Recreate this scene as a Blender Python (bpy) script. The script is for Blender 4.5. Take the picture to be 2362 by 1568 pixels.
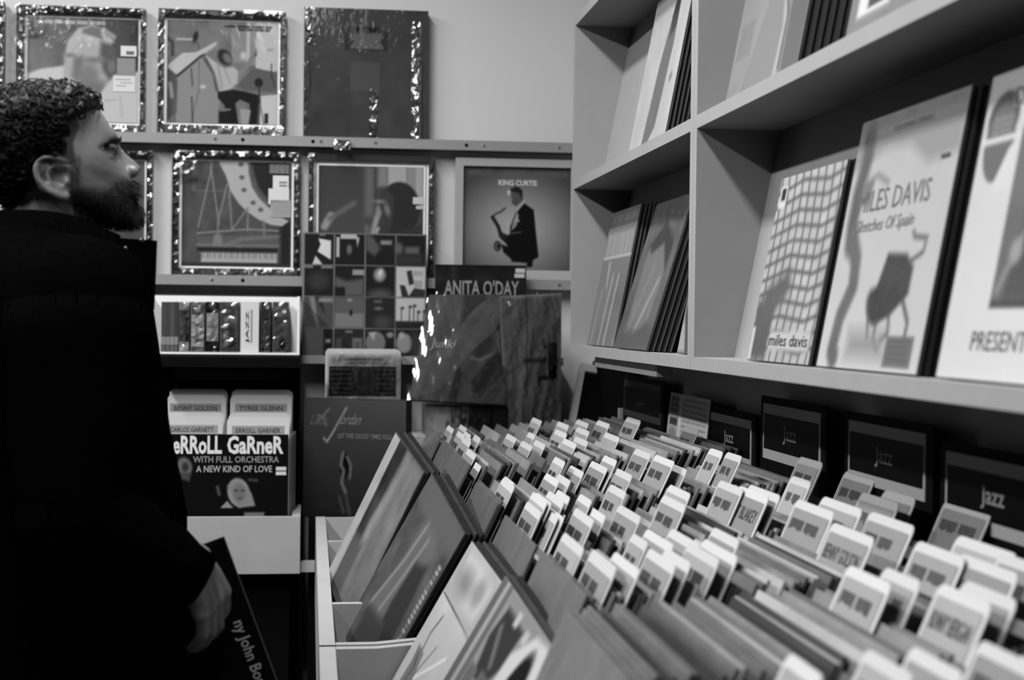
import bpy, math, random
import numpy as np
from mathutils import Matrix, Vector
random.seed(11)
rng = np.random.default_rng(5)
for o in list(bpy.data.objects):
    bpy.data.objects.remove(o)
SC = bpy.context.scene
COL = SC.collection

# ------------------------------------------------------------------ camera
ZC, FP, PW, PH = 1.42, 3500.0, 2362, 1568          # eye height, focal length in pixels, frame
c_ = Vector((716 - 1181, 784 - 737, -FP)).normalized()      # room depth (+Y) seen by the camera
u_ = Vector((0.0104, 1, 0)); u_ = (u_ - u_.dot(c_) * c_).normalized()
r_ = c_.cross(u_)
R_WC = Matrix((r_, c_, u_)).transposed()            # world -> camera
R_CW = R_WC.transposed()
cam = bpy.data.cameras.new('camera')
cam.sensor_width = 36.0
cam.lens = FP / PW * 36.0
cam.clip_start = 0.05
cam.dof.use_dof = True
cam.dof.focus_distance = 2.75
cam.dof.aperture_fstop = 5.0
CAM = bpy.data.objects.new('camera', cam)
COL.objects.link(CAM)
CAM.matrix_world = Matrix.Translation((0, 0, ZC)) @ R_CW.to_4x4()
SC.camera = CAM
EYE = Vector((0, 0, ZC))

# ------------------------------------------------------------------ world, lights, exposure
W = bpy.data.worlds.new('world'); SC.world = W; W.use_nodes = True
W.node_tree.nodes['Background'].inputs[0].default_value = (1, 1, 1, 1)
W.node_tree.nodes['Background'].inputs[1].default_value = 0.006
def area(name, loc, sx, sy, power, rot=(0, 0, 0)):
    l = bpy.data.lights.new(name, 'AREA'); l.shape = 'RECTANGLE'; l.size = sx; l.size_y = sy; l.energy = power
    o = bpy.data.objects.new(name, l); COL.objects.link(o); o.location = loc; o.rotation_euler = rot
    return o
area('ceiling_tube_light_aisle', (-1.50, 2.0, 2.93), 0.16, 2.9, 122)
area('ceiling_tube_light_bins', (-0.24, 1.95, 2.93), 0.16, 2.9, 84)
SC.view_settings.view_transform = 'Standard'
SC.view_settings.look = 'None'
SC.view_settings.gamma = 1.0
SC.view_settings.use_curve_mapping = False
SC.view_settings.exposure = 0.0
SC.cycles.diffuse_bounces = 1
SC.cycles.transparent_max_bounces = 24

# ------------------------------------------------------------------ pixel -> room helpers (tape-measure on the photo)
def ray(px, py):
    return R_CW @ Vector((px - 1181, 784 - py, -FP))
def at_Y(px, py, Y):
    d = ray(px, py); return EYE + d * (Y / d.y)
def at_X(px, py, X):
    d = ray(px, py); return EYE + d * (X / d.x)
def at_Z(px, py, dz):
    d = ray(px, py); return EYE + d * (dz / d.z)
AW = math.radians(1.3)
WU = Vector((math.cos(AW), -math.sin(AW), 0)); WN = Vector((-math.sin(AW), -math.cos(AW), 0))
YB = 4.265
def at_wall(px, py, out=0.0):
    q = Vector((0, YB, 0)) + WN * out
    d = ray(px, py)
    return EYE + d * ((q - EYE).dot(WN) / d.dot(WN))
def frame(o, x, z):
    x = Vector(x).normalized(); z = Vector(z); z = (z - z.dot(x) * x).normalized(); y = z.cross(x)
    M = Matrix((x, y, z)).transposed().to_4x4(); M.translation = Vector(o)
    return M
ID = Matrix.Identity(4)
UPZ = Vector((0, 0, 1))

# ------------------------------------------------------------------ tones and materials (monochrome room)
def lin(s):
    """printed grey as it looks on a sheet under the shop's light -> reflectance"""
    return np.minimum(0.80, 0.76 * np.maximum(np.asarray(s, float), 0.0) ** 2.2 + 0.0010)
MATS = {}
def mat(name, tone=None, rough=0.55, spec=0.35, coat=0.0, crinkle=0.0, cscale=30.0, grain=0.0, gscale=60.0, metal=0.0, stretch=(1, 1, 1), rnd=0.0, crough=0.07):
    """tone None: reflectance read from the mesh attribute 'tone'"""
    if name in MATS: return MATS[name]
    m = bpy.data.materials.new(name); m.use_nodes = True
    nt = m.node_tree; N = nt.nodes; L = nt.links
    b = N['Principled BSDF']
    b.inputs['Roughness'].default_value = rough
    b.inputs['Specular IOR Level'].default_value = spec
    b.inputs['Metallic'].default_value = metal
    val = None
    if tone is None:
        a = N.new('ShaderNodeAttribute'); a.attribute_name = 'tone'; val = a.outputs['Fac']
    else:
        v = N.new('ShaderNodeValue'); v.outputs[0].default_value = float(lin(tone)); val = v.outputs[0]
    tc = N.new('ShaderNodeTexCoord')
    def mul(a_, b_):
        k = N.new('ShaderNodeMath'); k.operation = 'MULTIPLY'; L.new(a_, k.inputs[0])
        if isinstance(b_, float): k.inputs[1].default_value = b_
        else: L.new(b_, k.inputs[1])
        return k.outputs[0]
    def ramp(src, lo, hi, a0=0.0, a1=1.0):
        k = N.new('ShaderNodeMapRange'); L.new(src, k.inputs[0])
        k.inputs[1].default_value = a0; k.inputs[2].default_value = a1; k.inputs[3].default_value = lo; k.inputs[4].default_value = hi
        return k.outputs[0]
    if grain:
        n = N.new('ShaderNodeTexNoise'); n.inputs['Scale'].default_value = gscale; n.inputs['Detail'].default_value = 5
        L.new(tc.outputs['Object'], n.inputs['Vector'])
        val = mul(val, ramp(n.outputs[0], 1 - grain, 1 + grain, 0.3, 0.7))
    if rnd:
        oi = N.new('ShaderNodeObjectInfo')
        val = mul(val, ramp(oi.outputs['Random'], 1 - rnd, 1 + rnd))
    L.new(val, b.inputs['Base Color'])
    if coat:
        b.inputs['Coat Weight'].default_value = coat
        b.inputs['Coat Roughness'].default_value = crough
    if crinkle:
        mp = N.new('ShaderNodeMapping'); L.new(tc.outputs['Object'], mp.inputs[0]); mp.inputs['Scale'].default_value = stretch
        n = N.new('ShaderNodeTexNoise'); n.inputs['Scale'].default_value = cscale; n.inputs['Detail'].default_value = 4; n.inputs['Distortion'].default_value = 0.6
        L.new(mp.outputs[0], n.inputs['Vector'])
        bp = N.new('ShaderNodeBump'); bp.inputs['Strength'].default_value = min(1.0, crinkle); bp.inputs['Distance'].default_value = 0.006 * max(1.0, crinkle)
        L.new(n.outputs[0], bp.inputs['Height'])
        L.new(bp.outputs[0], b.inputs['Coat Normal'] if coat else b.inputs['Normal'])
    MATS[name] = m
    return m
def film_mat(name, fac=0.10, rough=0.06, crinkle=0.6, cscale=24.0, stretch=(1, 1, 1), tint=1.0):
    if name in MATS: return MATS[name]
    m = bpy.data.materials.new(name); m.use_nodes = True
    nt = m.node_tree; N = nt.nodes; L = nt.links
    N.remove(N['Principled BSDF']); out = N['Material Output']
    t = N.new('ShaderNodeBsdfTransparent'); t.inputs[0].default_value = (tint,) * 3 + (1,)
    g = N.new('ShaderNodeBsdfGlossy'); g.inputs['Roughness'].default_value = rough
    fr = N.new('ShaderNodeFresnel'); fr.inputs[0].default_value = 1.5
    ad = N.new('ShaderNodeMath'); ad.operation = 'ADD'; L.new(fr.outputs[0], ad.inputs[0]); ad.inputs[1].default_value = fac
    mx = N.new('ShaderNodeMixShader'); L.new(ad.outputs[0], mx.inputs[0]); L.new(t.outputs[0], mx.inputs[1]); L.new(g.outputs[0], mx.inputs[2])
    L.new(mx.outputs[0], out.inputs[0])
    tc = N.new('ShaderNodeTexCoord'); mp = N.new('ShaderNodeMapping'); L.new(tc.outputs['Object'], mp.inputs[0]); mp.inputs['Scale'].default_value = stretch
    n = N.new('ShaderNodeTexNoise'); n.inputs['Scale'].default_value = cscale; n.inputs['Detail'].default_value = 3; n.inputs['Distortion'].default_value = 0.5
    L.new(mp.outputs[0], n.inputs['Vector'])
    bp = N.new('ShaderNodeBump'); bp.inputs['Strength'].default_value = crinkle; bp.inputs['Distance'].default_value = 0.006
    L.new(n.outputs[0], bp.inputs['Height']); L.new(bp.outputs[0], g.inputs['Normal']); L.new(bp.outputs[0], fr.inputs['Normal'])
    MATS[name] = m
    return m
M_PAPER = mat('paper_print', None, rough=0.6, spec=0.08)
M_COVER = mat('glossy_cover_print', None, rough=0.5, spec=0.04, coat=0.22, crinkle=0.14, cscale=9, crough=0.09)
M_BINC = mat('bin_cover_print', None, rough=0.55, spec=0.03, coat=0.06, crinkle=0.12, cscale=12, crough=0.10)
M_WRAP = mat('shrink_wrapped_print', None, rough=0.5, spec=0.04, coat=0.13, crinkle=0.30, cscale=34, stretch=(1, 1, 0.4), crough=0.05)
M_SHELFC = mat('sleeved_cover_print', None, rough=0.5, spec=0.04, coat=0.4, crinkle=0.25, cscale=8, stretch=(1.6, 1, 0.5), crough=0.08)
M_WRAPF = mat('wrapped_dark_moulding', 0.17, rough=0.5, spec=0.05, coat=0.5, crinkle=1.0, cscale=55, stretch=(1, 1, 1), grain=0.5, gscale=90, crough=0.05)
M_WALL = mat('wall_paint', 0.80, rough=0.85, spec=0.15, grain=0.02, gscale=3)
M_SHELF = mat('pale_shelf_board', 0.60, rough=0.6, spec=0.3, grain=0.03, gscale=14)
M_BIN = mat('pale_bin_board', 0.64, rough=0.6, spec=0.3, grain=0.05, gscale=14)
M_BLACK = mat('black_board', 0.05, rough=0.8, spec=0.04)
M_WHITE = mat('white_card', 0.93, rough=0.6, spec=0.2)
M_CARD = mat('divider_card', 0.77, rough=0.5, spec=0.3, coat=0.25, crinkle=0.15, cscale=10, rnd=0.07, crough=0.2)
M_LABELG = mat('grey_label_print', None, rough=0.5, coat=0.3, crough=0.2)
M_EDGE = mat('sleeve_edges', None, rough=0.6, spec=0.15, grain=0.25, gscale=25, rnd=0.5)
M_DARKM = mat('dark_metal', 0.16, rough=0.4, metal=0.6)
M_SCREW = mat('bright_screw', 0.9, rough=0.15, metal=1.0)
M_FILM = film_mat('clear_film', 0.02, 0.08, 0.35, 10)
M_FILMC = film_mat('crinkled_clear_film', 0.04, 0.08, 0.55, 11, (1, 1, 0.45))
M_RAIL = mat('grey_wall_rail', 0.54, rough=0.5, spec=0.4, grain=0.03)

# ------------------------------------------------------------------ mesh building
class MB:
    def __init__(s): s.v = []; s.f = []; s.t = []
    def add(s, vs, fs, tone=0.5, M=None):
        k = len(s.v)
        for p in vs:
            p = Vector(p); s.v.append(tuple(M @ p if M is not None else p))
        for q in fs: s.f.append(tuple(i + k for i in q)); s.t.append(tone)
        return s
    def box(s, x0, x1, y0, y1, z0, z1, tone=0.5, M=None):
        vs = [(x0, y0, z0), (x1, y0, z0), (x1, y1, z0), (x0, y1, z0), (x0, y0, z1), (x1, y0, z1), (x1, y1, z1), (x0, y1, z1)]
        return s.add(vs, [(3, 2, 1, 0), (4, 5, 6, 7), (0, 1, 5, 4), (1, 2, 6, 5), (2, 3, 7, 6), (3, 0, 4, 7)], tone, M)
    def rect(s, x0, x1, z0, z1, y, tone=0.5, M=None):
        return s.add([(x0, y, z0), (x1, y, z0), (x1, y, z1), (x0, y, z1)], [(0, 1, 2, 3)], tone, M)
    def prism(s, pts, y0, y1, tone=0.5, M=None):
        """outline in local x,z extruded along y"""
        n = len(pts)
        vs = [(x, y0, z) for x, z in pts] + [(x, y1, z) for x, z in pts]
        fs = [tuple(range(n)), tuple(range(2 * n - 1, n - 1, -1))]
        fs += [(i, i + n, (i + 1) % n + n, (i + 1) % n) for i in range(n)]
        return s.add(vs, fs, tone, M)
    def tube(s, path, r, n=8, tone=0.5, cap=True):
        path = [Vector(p) for p in path]; m = len(path)
        rr = r if isinstance(r, (list, tuple)) else [r] * m
        vs = []; ref = None
        for i, p in enumerate(path):
            d = (path[min(i + 1, m - 1)] - path[max(i - 1, 0)]).normalized()
            if ref is None:
                ref = Vector((0, 0, 1)) if abs(d.z) < 0.9 else Vector((1, 0, 0))
            a = d.cross(ref).normalized(); b = a.cross(d).normalized(); ref = b
            for k in range(n):
                w = 2 * math.pi * k / n
                vs.append(p + (a * math.cos(w) + b * math.sin(w)) * rr[i])
        fs = [(i * n + k, i * n + (k + 1) % n, (i + 1) * n + (k + 1) % n, (i + 1) * n + k) for i in range(m - 1) for k in range(n)]
        if cap: fs += [tuple(range(n - 1, -1, -1)), tuple(range((m - 1) * n, m * n))]
        return s.add(vs, fs, tone)
    def build(s, name, material, parent=None, M=None, smooth=False):
        me = bpy.data.meshes.new(name); me.from_pydata(s.v, [], s.f)
        a = me.attributes.new('tone', 'FLOAT', 'FACE'); a.data.foreach_set('value', lin(s.t).astype(np.float32))
        if smooth: me.polygons.foreach_set('use_smooth', [True] * len(me.polygons))
        me.update()
        return link(name, me, material, parent, M)
def link(name, me, material=None, parent=None, M=None):
    if material is not None and not me.materials: me.materials.append(material)
    o = bpy.data.objects.new(name, me); COL.objects.link(o)
    if parent is not None: o.parent = parent
    if M is not None: o.matrix_local = M
    return o
def tag(o, label, cat, group=None):
    o['label'] = label; o['category'] = cat
    if group: o['group'] = group
    return o
def thing(name, label, cat, M, group=None):
    o = bpy.data.objects.new(name, None); o.empty_display_size = 0.05; COL.objects.link(o); o.matrix_world = M
    return tag(o, label, cat, group)
def struct(o):
    o['kind'] = 'structure'; return o
def rounded(x0, x1, z0, z1, r, corners=('tl', 'tr', 'bl', 'br'), n=4):
    pts = []
    def arc(cx, cz, a0, a1):
        for i in range(n + 1):
            a = math.radians(a0 + (a1 - a0) * i / n); pts.append((cx + r * math.cos(a), cz + r * math.sin(a)))
    if 'bl' in corners: arc(x0 + r, z0 + r, 180, 270)
    else: pts.append((x0, z0))
    if 'br' in corners: arc(x1 - r, z0 + r, 270, 360)
    else: pts.append((x1, z0))
    if 'tr' in corners: arc(x1 - r, z1 - r, 0, 90)
    else: pts.append((x1, z1))
    if 'tl' in corners: arc(x0 + r, z1 - r, 90, 180)
    else: pts.append((x0, z1))
    return pts

def film_strip(parent, x0, x1, z0, z1, y, nx, nz, amp, seed, name='film_edge', fac=.032, tilt=0.0):
    """crumpled shrink film along an edge: facets that catch the tubes"""
    r = random.Random(seed); vs = []
    for j in range(nz + 1):
        for i in range(nx + 1):
            e = 0 if (i in (0, nx) or j in (0, nz)) else 1
            vs.append((x0 + (x1 - x0) * (i + e * r.uniform(-.35, .35)) / nx, y - e * r.uniform(0, amp) * .75 - tilt * (1 - j / nz), z0 + (z1 - z0) * (j + e * r.uniform(-.35, .35)) / nz))
    fs = []
    for j in range(nz):
        for i in range(nx):
            a = j * (nx + 1) + i
            fs += [(a, a + 1, a + nx + 2), (a, a + nx + 2, a + nx + 1)]
    m = film_mat('facet_film_%d' % int(fac * 100), fac, .10, .25, 60)
    return MB().add(vs, fs, .5).build(name, m, parent)

# ------------------------------------------------------------------ lettering
TXT = {}
def text_mesh(s, bold=0.0):
    k = (s, bold)
    if k in TXT: return TXT[k]
    cu = bpy.data.curves.new('lettering', 'FONT'); cu.body = s; cu.size = 1.0; cu.offset = bold; cu.resolution_u = 2
    cu.fill_mode = 'FRONT'
    ob = bpy.data.objects.new('lettering', cu)
    me = bpy.data.meshes.new_from_object(ob)
    v = np.array([p.co[:2] for p in me.vertices]); f = [tuple(p.vertices) for p in me.polygons]
    bpy.data.objects.remove(ob); bpy.data.curves.remove(cu); bpy.data.meshes.remove(me)
    v = (v - v.min(0)) / (v.max(0) - v.min(0))
    TXT[k] = (v, f); return TXT[k]
def letter(mb, s, x0, x1, z0, z1, y, tone, bold=0.0, shear=0.0, rot=0):
    """print s into the box x0..x1, z0..z1 of the plane y (local, face towards -y)"""
    v, f = text_mesh(s, bold)
    pts = []
    for a, b in v:
        if rot == 90: a, b = 1 - b, a          # reading upwards
        elif rot == -90: a, b = b, 1 - a       # reading downwards
        pts.append((x0 + (x1 - x0) * a + shear * (b - 0.5) * (x1 - x0), y, z0 + (z1 - z0) * b))
    mb.add(pts, f, tone)

# ------------------------------------------------------------------ printed pictures (tone per vertex on a fine grid; x right, y down, 0..1)
class Art:
    def __init__(s, n, base=0.5, m=None):
        m = m or n
        s.n, s.m = n, m
        s.x, s.y = np.meshgrid(np.linspace(0, 1, n + 1), np.linspace(0, 1, m + 1))
        s.T = np.full_like(s.x, base)
    def mix(s, k, val):
        s.T = s.T * (1 - k) + val * k; return s
    def rect(s, x0, y0, x1, y1, val, soft=0.01):
        d = np.maximum(np.maximum(x0 - s.x, s.x - x1), np.maximum(y0 - s.y, s.y - y1))
        return s.mix(np.clip(0.5 - d / soft, 0, 1), val)
    def ell(s, cx, cy, rx, ry, val, soft=0.02, rot=0):
        a = math.radians(rot); X = (s.x - cx) * math.cos(a) + (s.y - cy) * math.sin(a); Y = -(s.x - cx) * math.sin(a) + (s.y - cy) * math.cos(a)
        d = (np.sqrt((X / rx) ** 2 + (Y / ry) ** 2) - 1) * min(rx, ry)
        return s.mix(np.clip(0.5 - d / soft, 0, 1), val)
    def poly(s, P, val, soft=0.012):
        ins = np.zeros_like(s.x, bool); dist = np.full_like(s.x, 9.0)
        for (x0, y0), (x1, y1) in zip(P, P[1:] + P[:1]):
            dx, dy = x1 - x0, y1 - y0
            t = np.clip(((s.x - x0) * dx + (s.y - y0) * dy) / (dx * dx + dy * dy + 1e-12), 0, 1)
            dist = np.minimum(dist, np.hypot(s.x - x0 - t * dx, s.y - y0 - t * dy))
            if y0 != y1:
                c = ((y0 > s.y) != (y1 > s.y)) & (s.x < dx * (s.y - y0) / (y1 - y0) + x0)
                ins ^= c
        d = np.where(ins, -dist, dist)
        return s.mix(np.clip(0.5 - d / soft, 0, 1), val)
    def line(s, P, w, val, soft=0.01):
        dist = np.full_like(s.x, 9.0)
        for (x0, y0), (x1, y1) in zip(P, P[1:]):
            dx, dy = x1 - x0, y1 - y0
            t = np.clip(((s.x - x0) * dx + (s.y - y0) * dy) / (dx * dx + dy * dy + 1e-12), 0, 1)
            dist = np.minimum(dist, np.hypot(s.x - x0 - t * dx, s.y - y0 - t * dy))
        return s.mix(np.clip(0.5 - (dist - w / 2) / soft, 0, 1), val)
    def words(s, x0, x1, y0, y1, val, n=5, soft=0.008, seed=1):
        r = random.Random(seed); x = x0
        while x < x1 - 0.01:
            w = min(x1 - x, (x1 - x0) / n * r.uniform(0.5, 1.4)); s.rect(x, y0, x + w * 0.88, y1, val, soft); x += w
        return s
    def mottle(s, amp, scale=6, seed=0, x0=0, y0=0, x1=1, y1=1):
        r = np.random.default_rng(seed); T = np.zeros_like(s.x)
        for o in range(3):
            k = int(scale * 2 ** o) + 2; g = r.standard_normal((k + 1, k + 1))
            gx = s.x * (k - 1); gy = s.y * (k - 1); i = gx.astype(int); j = gy.astype(int); fx = gx - i; fy = gy - j
            T += (g[j, i] * (1 - fx) * (1 - fy) + g[j, i + 1] * fx * (1 - fy) + g[j + 1, i] * (1 - fx) * fy + g[j + 1, i + 1] * fx * fy) * 0.5 ** o
        k = ((s.x >= x0) & (s.x <= x1) & (s.y >= y0) & (s.y <= y1))
        s.T = s.T + amp * T * k; return s
    def grad(s, x0, x1, y0, y1):
        s.T = s.T + (x0 + (x1 - x0) * s.x) + (y0 + (y1 - y0) * s.y); return s
    def build(s, name, x0, x1, z0, z1, y, material, parent, bulge=0.0, seed=0):
        n, m = s.n, s.m
        Y = np.full_like(s.x, y)
        if bulge:
            Y = Y - bulge * (1 - (2 * s.x - 1) ** 2) * (1 - (2 * s.y - 1) ** 2)
        V = np.stack([x0 + (x1 - x0) * s.x, Y, z1 + (z0 - z1) * s.y], -1).reshape(-1, 3)
        i = np.arange(n)[None, :]; j = np.arange(m)[:, None]; a = j * (n + 1) + i
        F = np.stack([a + n + 1, a + n + 2, a + 1, a], -1).reshape(-1, 4)
        me = bpy.data.meshes.new(name)
        me.vertices.add(len(V)); me.vertices.foreach_set('co', V.ravel())
        me.loops.add(F.size); me.loops.foreach_set('vertex_index', F.ravel().astype(np.int32))
        me.polygons.add(len(F)); me.polygons.foreach_set('loop_start', np.arange(0, F.size, 4, dtype=np.int32)); me.polygons.foreach_set('loop_total', np.full(len(F), 4, dtype=np.int32))
        me.polygons.foreach_set('use_smooth', [True] * len(F))
        me.update(calc_edges=True)
        at = me.attributes.new('tone', 'FLOAT', 'POINT'); at.data.foreach_set('value', lin(s.T).astype(np.float32).ravel())
        return link(name, me, material, parent)

def sleeve(name, label, cat, M, w, h, t, art=None, group=None, edge=0.25, cover=M_COVER, texts=(), stickers=(), back=0.3):
    """record sleeve: board box (front at y=-t, back at y=0), printed front, lettering, stickers"""
    T = thing(name, label, cat, M, group)
    MB().box(-w / 2, w / 2, -t, 0, 0, h, edge).build('board_sleeve', M_EDGE, T)
    if art is not None:
        art.build('printed_cover', -w / 2 + 0.0008, w / 2 - 0.0008, 0.0008, h - 0.0008, -t - 0.0006, cover, T)
    if texts:
        mb = MB()
        for (s, x0, x1, y0, y1, tone, *o) in texts:       # fractions of the cover, y down
            kw = o[0] if o else {}
            letter(mb, s, -w / 2 + w * x0, -w / 2 + w * x1, h * (1 - y1), h * (1 - y0), -t - 0.0012, tone, **kw)
        mb.build('lettering', cover, T)
    for (x0, x1, y0, y1, tone, *lines) in stickers:
        mb = MB().box(-w / 2 + w * x0, -w / 2 + w * x1, -t - 0.0016, -t - 0.0011, h * (1 - y1), h * (1 - y0), tone)
        for (a, b, c, d, tn) in lines:
            mb.rect(-w / 2 + w * (x0 + (x1 - x0) * a), -w / 2 + w * (x0 + (x1 - x0) * b), h * (1 - y0 - (y1 - y0) * d), h * (1 - y0 - (y1 - y0) * c), -t - 0.0018, tn)
        mb.build('price_sticker', M_PAPER, T)
    return T
# ------------------------------------------------------------------ the room
def slab(name, x0, x1, y0, y1, z0, z1, m, M=None):
    return struct(MB().box(x0, x1, y0, y1, z0, z1).build(name, m, None, M))
slab('floor', -3.2, 1.0, -1.6, 4.6, -0.1, 0.0, mat('dark_floor', 0.10, rough=0.7, spec=0.2, grain=0.2, gscale=8))
slab('ceiling', -3.2, 1.0, -1.6, 4.6, 3.0, 3.1, mat('ceiling_paint', 0.45, rough=0.9, spec=0.1))
MW = frame(Vector((0, YB, 0)), WU, UPZ)             # back wall frame: x along the wall, -y out of it
struct(MB().box(-3.1, 1.0, 0, 0.12, 0, 3.0).build('wall_back', M_WALL, None, MW))
slab('wall_right', 0.815, 0.95, -1.6, 4.4, 0, 3.0, mat('wall_paint_right', 0.86, rough=0.85, spec=0.1, grain=0.03, gscale=4))

# ------------------------------------------------------------------ wall shelving on the right: two units side by side
XS, XW = 0.62, 0.81
ZB0, ZB1 = ZC - 0.0743, ZC - 0.0534
ZM0, ZM1 = ZC + 0.3186, ZC + 0.3400
ZT0, ZT1 = ZC + 0.709, ZC + 0.730
def shelf_unit(y0, y1, label):
    T = thing('wall_shelf_unit', label, 'shelf', Matrix.Translation((XS, y0, ZB0)), 'wall shelf units')
    t = 0.0208; L = y1 - y0; H = ZT1 - ZB0; D = XW - XS
    for z0, z1 in ((ZB0, ZB1), (ZM0, ZM1), (ZT0, ZT1)):
        MB().box(0, D, t + 0.0003, L - t - 0.0003, z0 - ZB0, z1 - ZB0).build('shelf_board', M_SHELF, T)
    for a in (0, L - t):
        MB().box(0, D, a, a + t, 0, H).build('side_panel', M_SHELF, T)
    for z0, z1 in ((ZB1, ZM0), (ZM1, ZT0)):           # the backs lean, so the records tilt
        h = z1 - z0
        b = MB(); x0, x1 = 0.068, 0.068 + h * math.tan(math.radians(11.0))
        b.add([(x0, t, 0), (x0, L - t, 0), (x1, L - t, h), (x1, t, h), (x0 + 0.006, t, 0), (x0 + 0.006, L - t, 0), (x1 + 0.006, L - t, h), (x1 + 0.006, t, h)],
              [(0, 1, 2, 3), (7, 6, 5, 4), (0, 4, 5, 1), (1, 5, 6, 2), (2, 6, 7, 3), (3, 7, 4, 0)])
        b.build('leaning_back_panel', M_SHELF, T, Matrix.Translation((0, 0, z0 - ZB0)))
    return T
S1 = shelf_unit(2.4335, 3.60, 'pale two tier wall shelf unit nearest the back wall')
S2 = shelf_unit(1.16, 2.4325, 'pale two tier wall shelf unit of the larger covers, beside the far one')
bt = MB()
bt.box(0, 0.03, 0, 0.62, 0, 0.024).build('support_batten', M_BIN, S1, Matrix.Translation((0.02, 0.33, -0.0245)))

# ------------------------------------------------------------------ record bins below the shelves
SLOPE = 0.068                                        # the trays rise gently towards the wall
HW = 0.4886                                          # bin wall tops below the eye
YA = [3.77, 3.37, 2.99, 2.63, 2.30]                  # compartment boundaries, far bin
YN = [2.27, 1.92, 1.56, 1.20, 0.85]                 # near bin
ZFA = [ZC - d for d in (0.556, 0.556, 0.543, 0.570)]
ZFB = [ZC - 0.588, ZC - 0.588, ZC - 0.588, ZC - 0.588]
def record_bin(ys, zfs, label):
    zf = min(zfs)
    T = thing('record_bin', label, 'record bin', Matrix.Translation((0.018, ys[-1], 0)), 'record bins under the wall shelf')
    L = ys[0] - ys[-1]; X1 = 0.79 - 0.018; zt = ZC - HW
    MB().box(0, 0.024, -0.02, L + 0.02, zf - 0.12, zt).build('front_panel', M_BIN, T)
    for a, b, z in zip(ys, ys[1:], zfs):
        k = SLOPE * (X1 - 0.13); u, v = b - ys[-1] + 0.0093, a - ys[-1] - 0.0093
        fb = MB().prism([(0.0245, zf - 0.115), (X1, zf - 0.115), (X1, z + k), (0.118, z), (0.1175, z - 0.052), (0.0245, z - 0.052)], u, v)
        fb.build('bin_floor', mat('bin_floor_board', 0.5, rough=0.7, grain=0.1), T)
    MB().box(X1 + 0.0003, X1 + 0.015, -0.02, L + 0.02, zf - 0.12, ZC - 0.30).build('back_panel', M_BIN, T)
    for i, y in enumerate(ys):
        y -= ys[-1]
        pts = [(0.0247, zf - 0.11), (X1 - 0.0003, zf - 0.11), (X1 - 0.0003, ZC - 0.215), (X1 - 0.014, ZC - 0.215), (X1 - 0.014, ZC - 0.40), (0.30, ZC - 0.47), (0.085, zt), (0.0247, zt)]
        MB().prism(pts, y - 0.009, y + 0.009).build('divider', M_BIN, T)
    MB().box(0.05, X1, 0.0, L, 0.0, zf - 0.1203).build('plinth', M_BLACK, T)
    return T
record_bin(YA, ZFA, 'long far record bin with pale front panel, behind the near bin')
record_bin(YN, ZFB, 'long near record bin with pale front panel, closest to the camera')
# ------------------------------------------------------------------ what stands in the bins
COLS = []                                            # (far Y, near Y, floor z, tab top below eye, lean)
for ys, zf in ((YA, ZFA), (YN, ZFB)):
    for a, b, z in zip(ys, ys[1:], zf):
        COLS.append((a, b, z))
LEANS = [25, 25, 26, 25, 23.5, 23.5, 23.5, 23.5]
NAMES = ['farthest column', 'second farthest column', 'third farthest column', 'fourth farthest column', 'fifth farthest column', 'third nearest column', 'second nearest column', 'nearest column']
_u = 'zeroth first second third fourth fifth sixth seventh eighth ninth tenth eleventh twelfth thirteenth fourteenth fifteenth sixteenth seventeenth eighteenth nineteenth'.split()
_t = {20: 'twent', 30: 'thirt', 40: 'fort', 50: 'fift', 60: 'sixt'}
ORD = [_u[n] if n < 20 else (_t[n - n % 10] + ('ieth' if n % 10 == 0 else 'y-' + _u[n % 10])) for n in range(1, 70)]
TONES = ['grey', 'dark grey', 'light grey', 'blackish', 'mid grey mottled', 'pale']
ZR = Vector((0, 0, 1))
def leanM(x, y, z, lean, yaw=0.0):
    a = math.radians(lean); q = math.radians(yaw)
    zv = Vector((math.sin(a), 0, math.cos(a)))
    xv = Vector((math.sin(q), -math.cos(q), 0))
    return frame((x, y, z), xv, zv)

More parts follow.
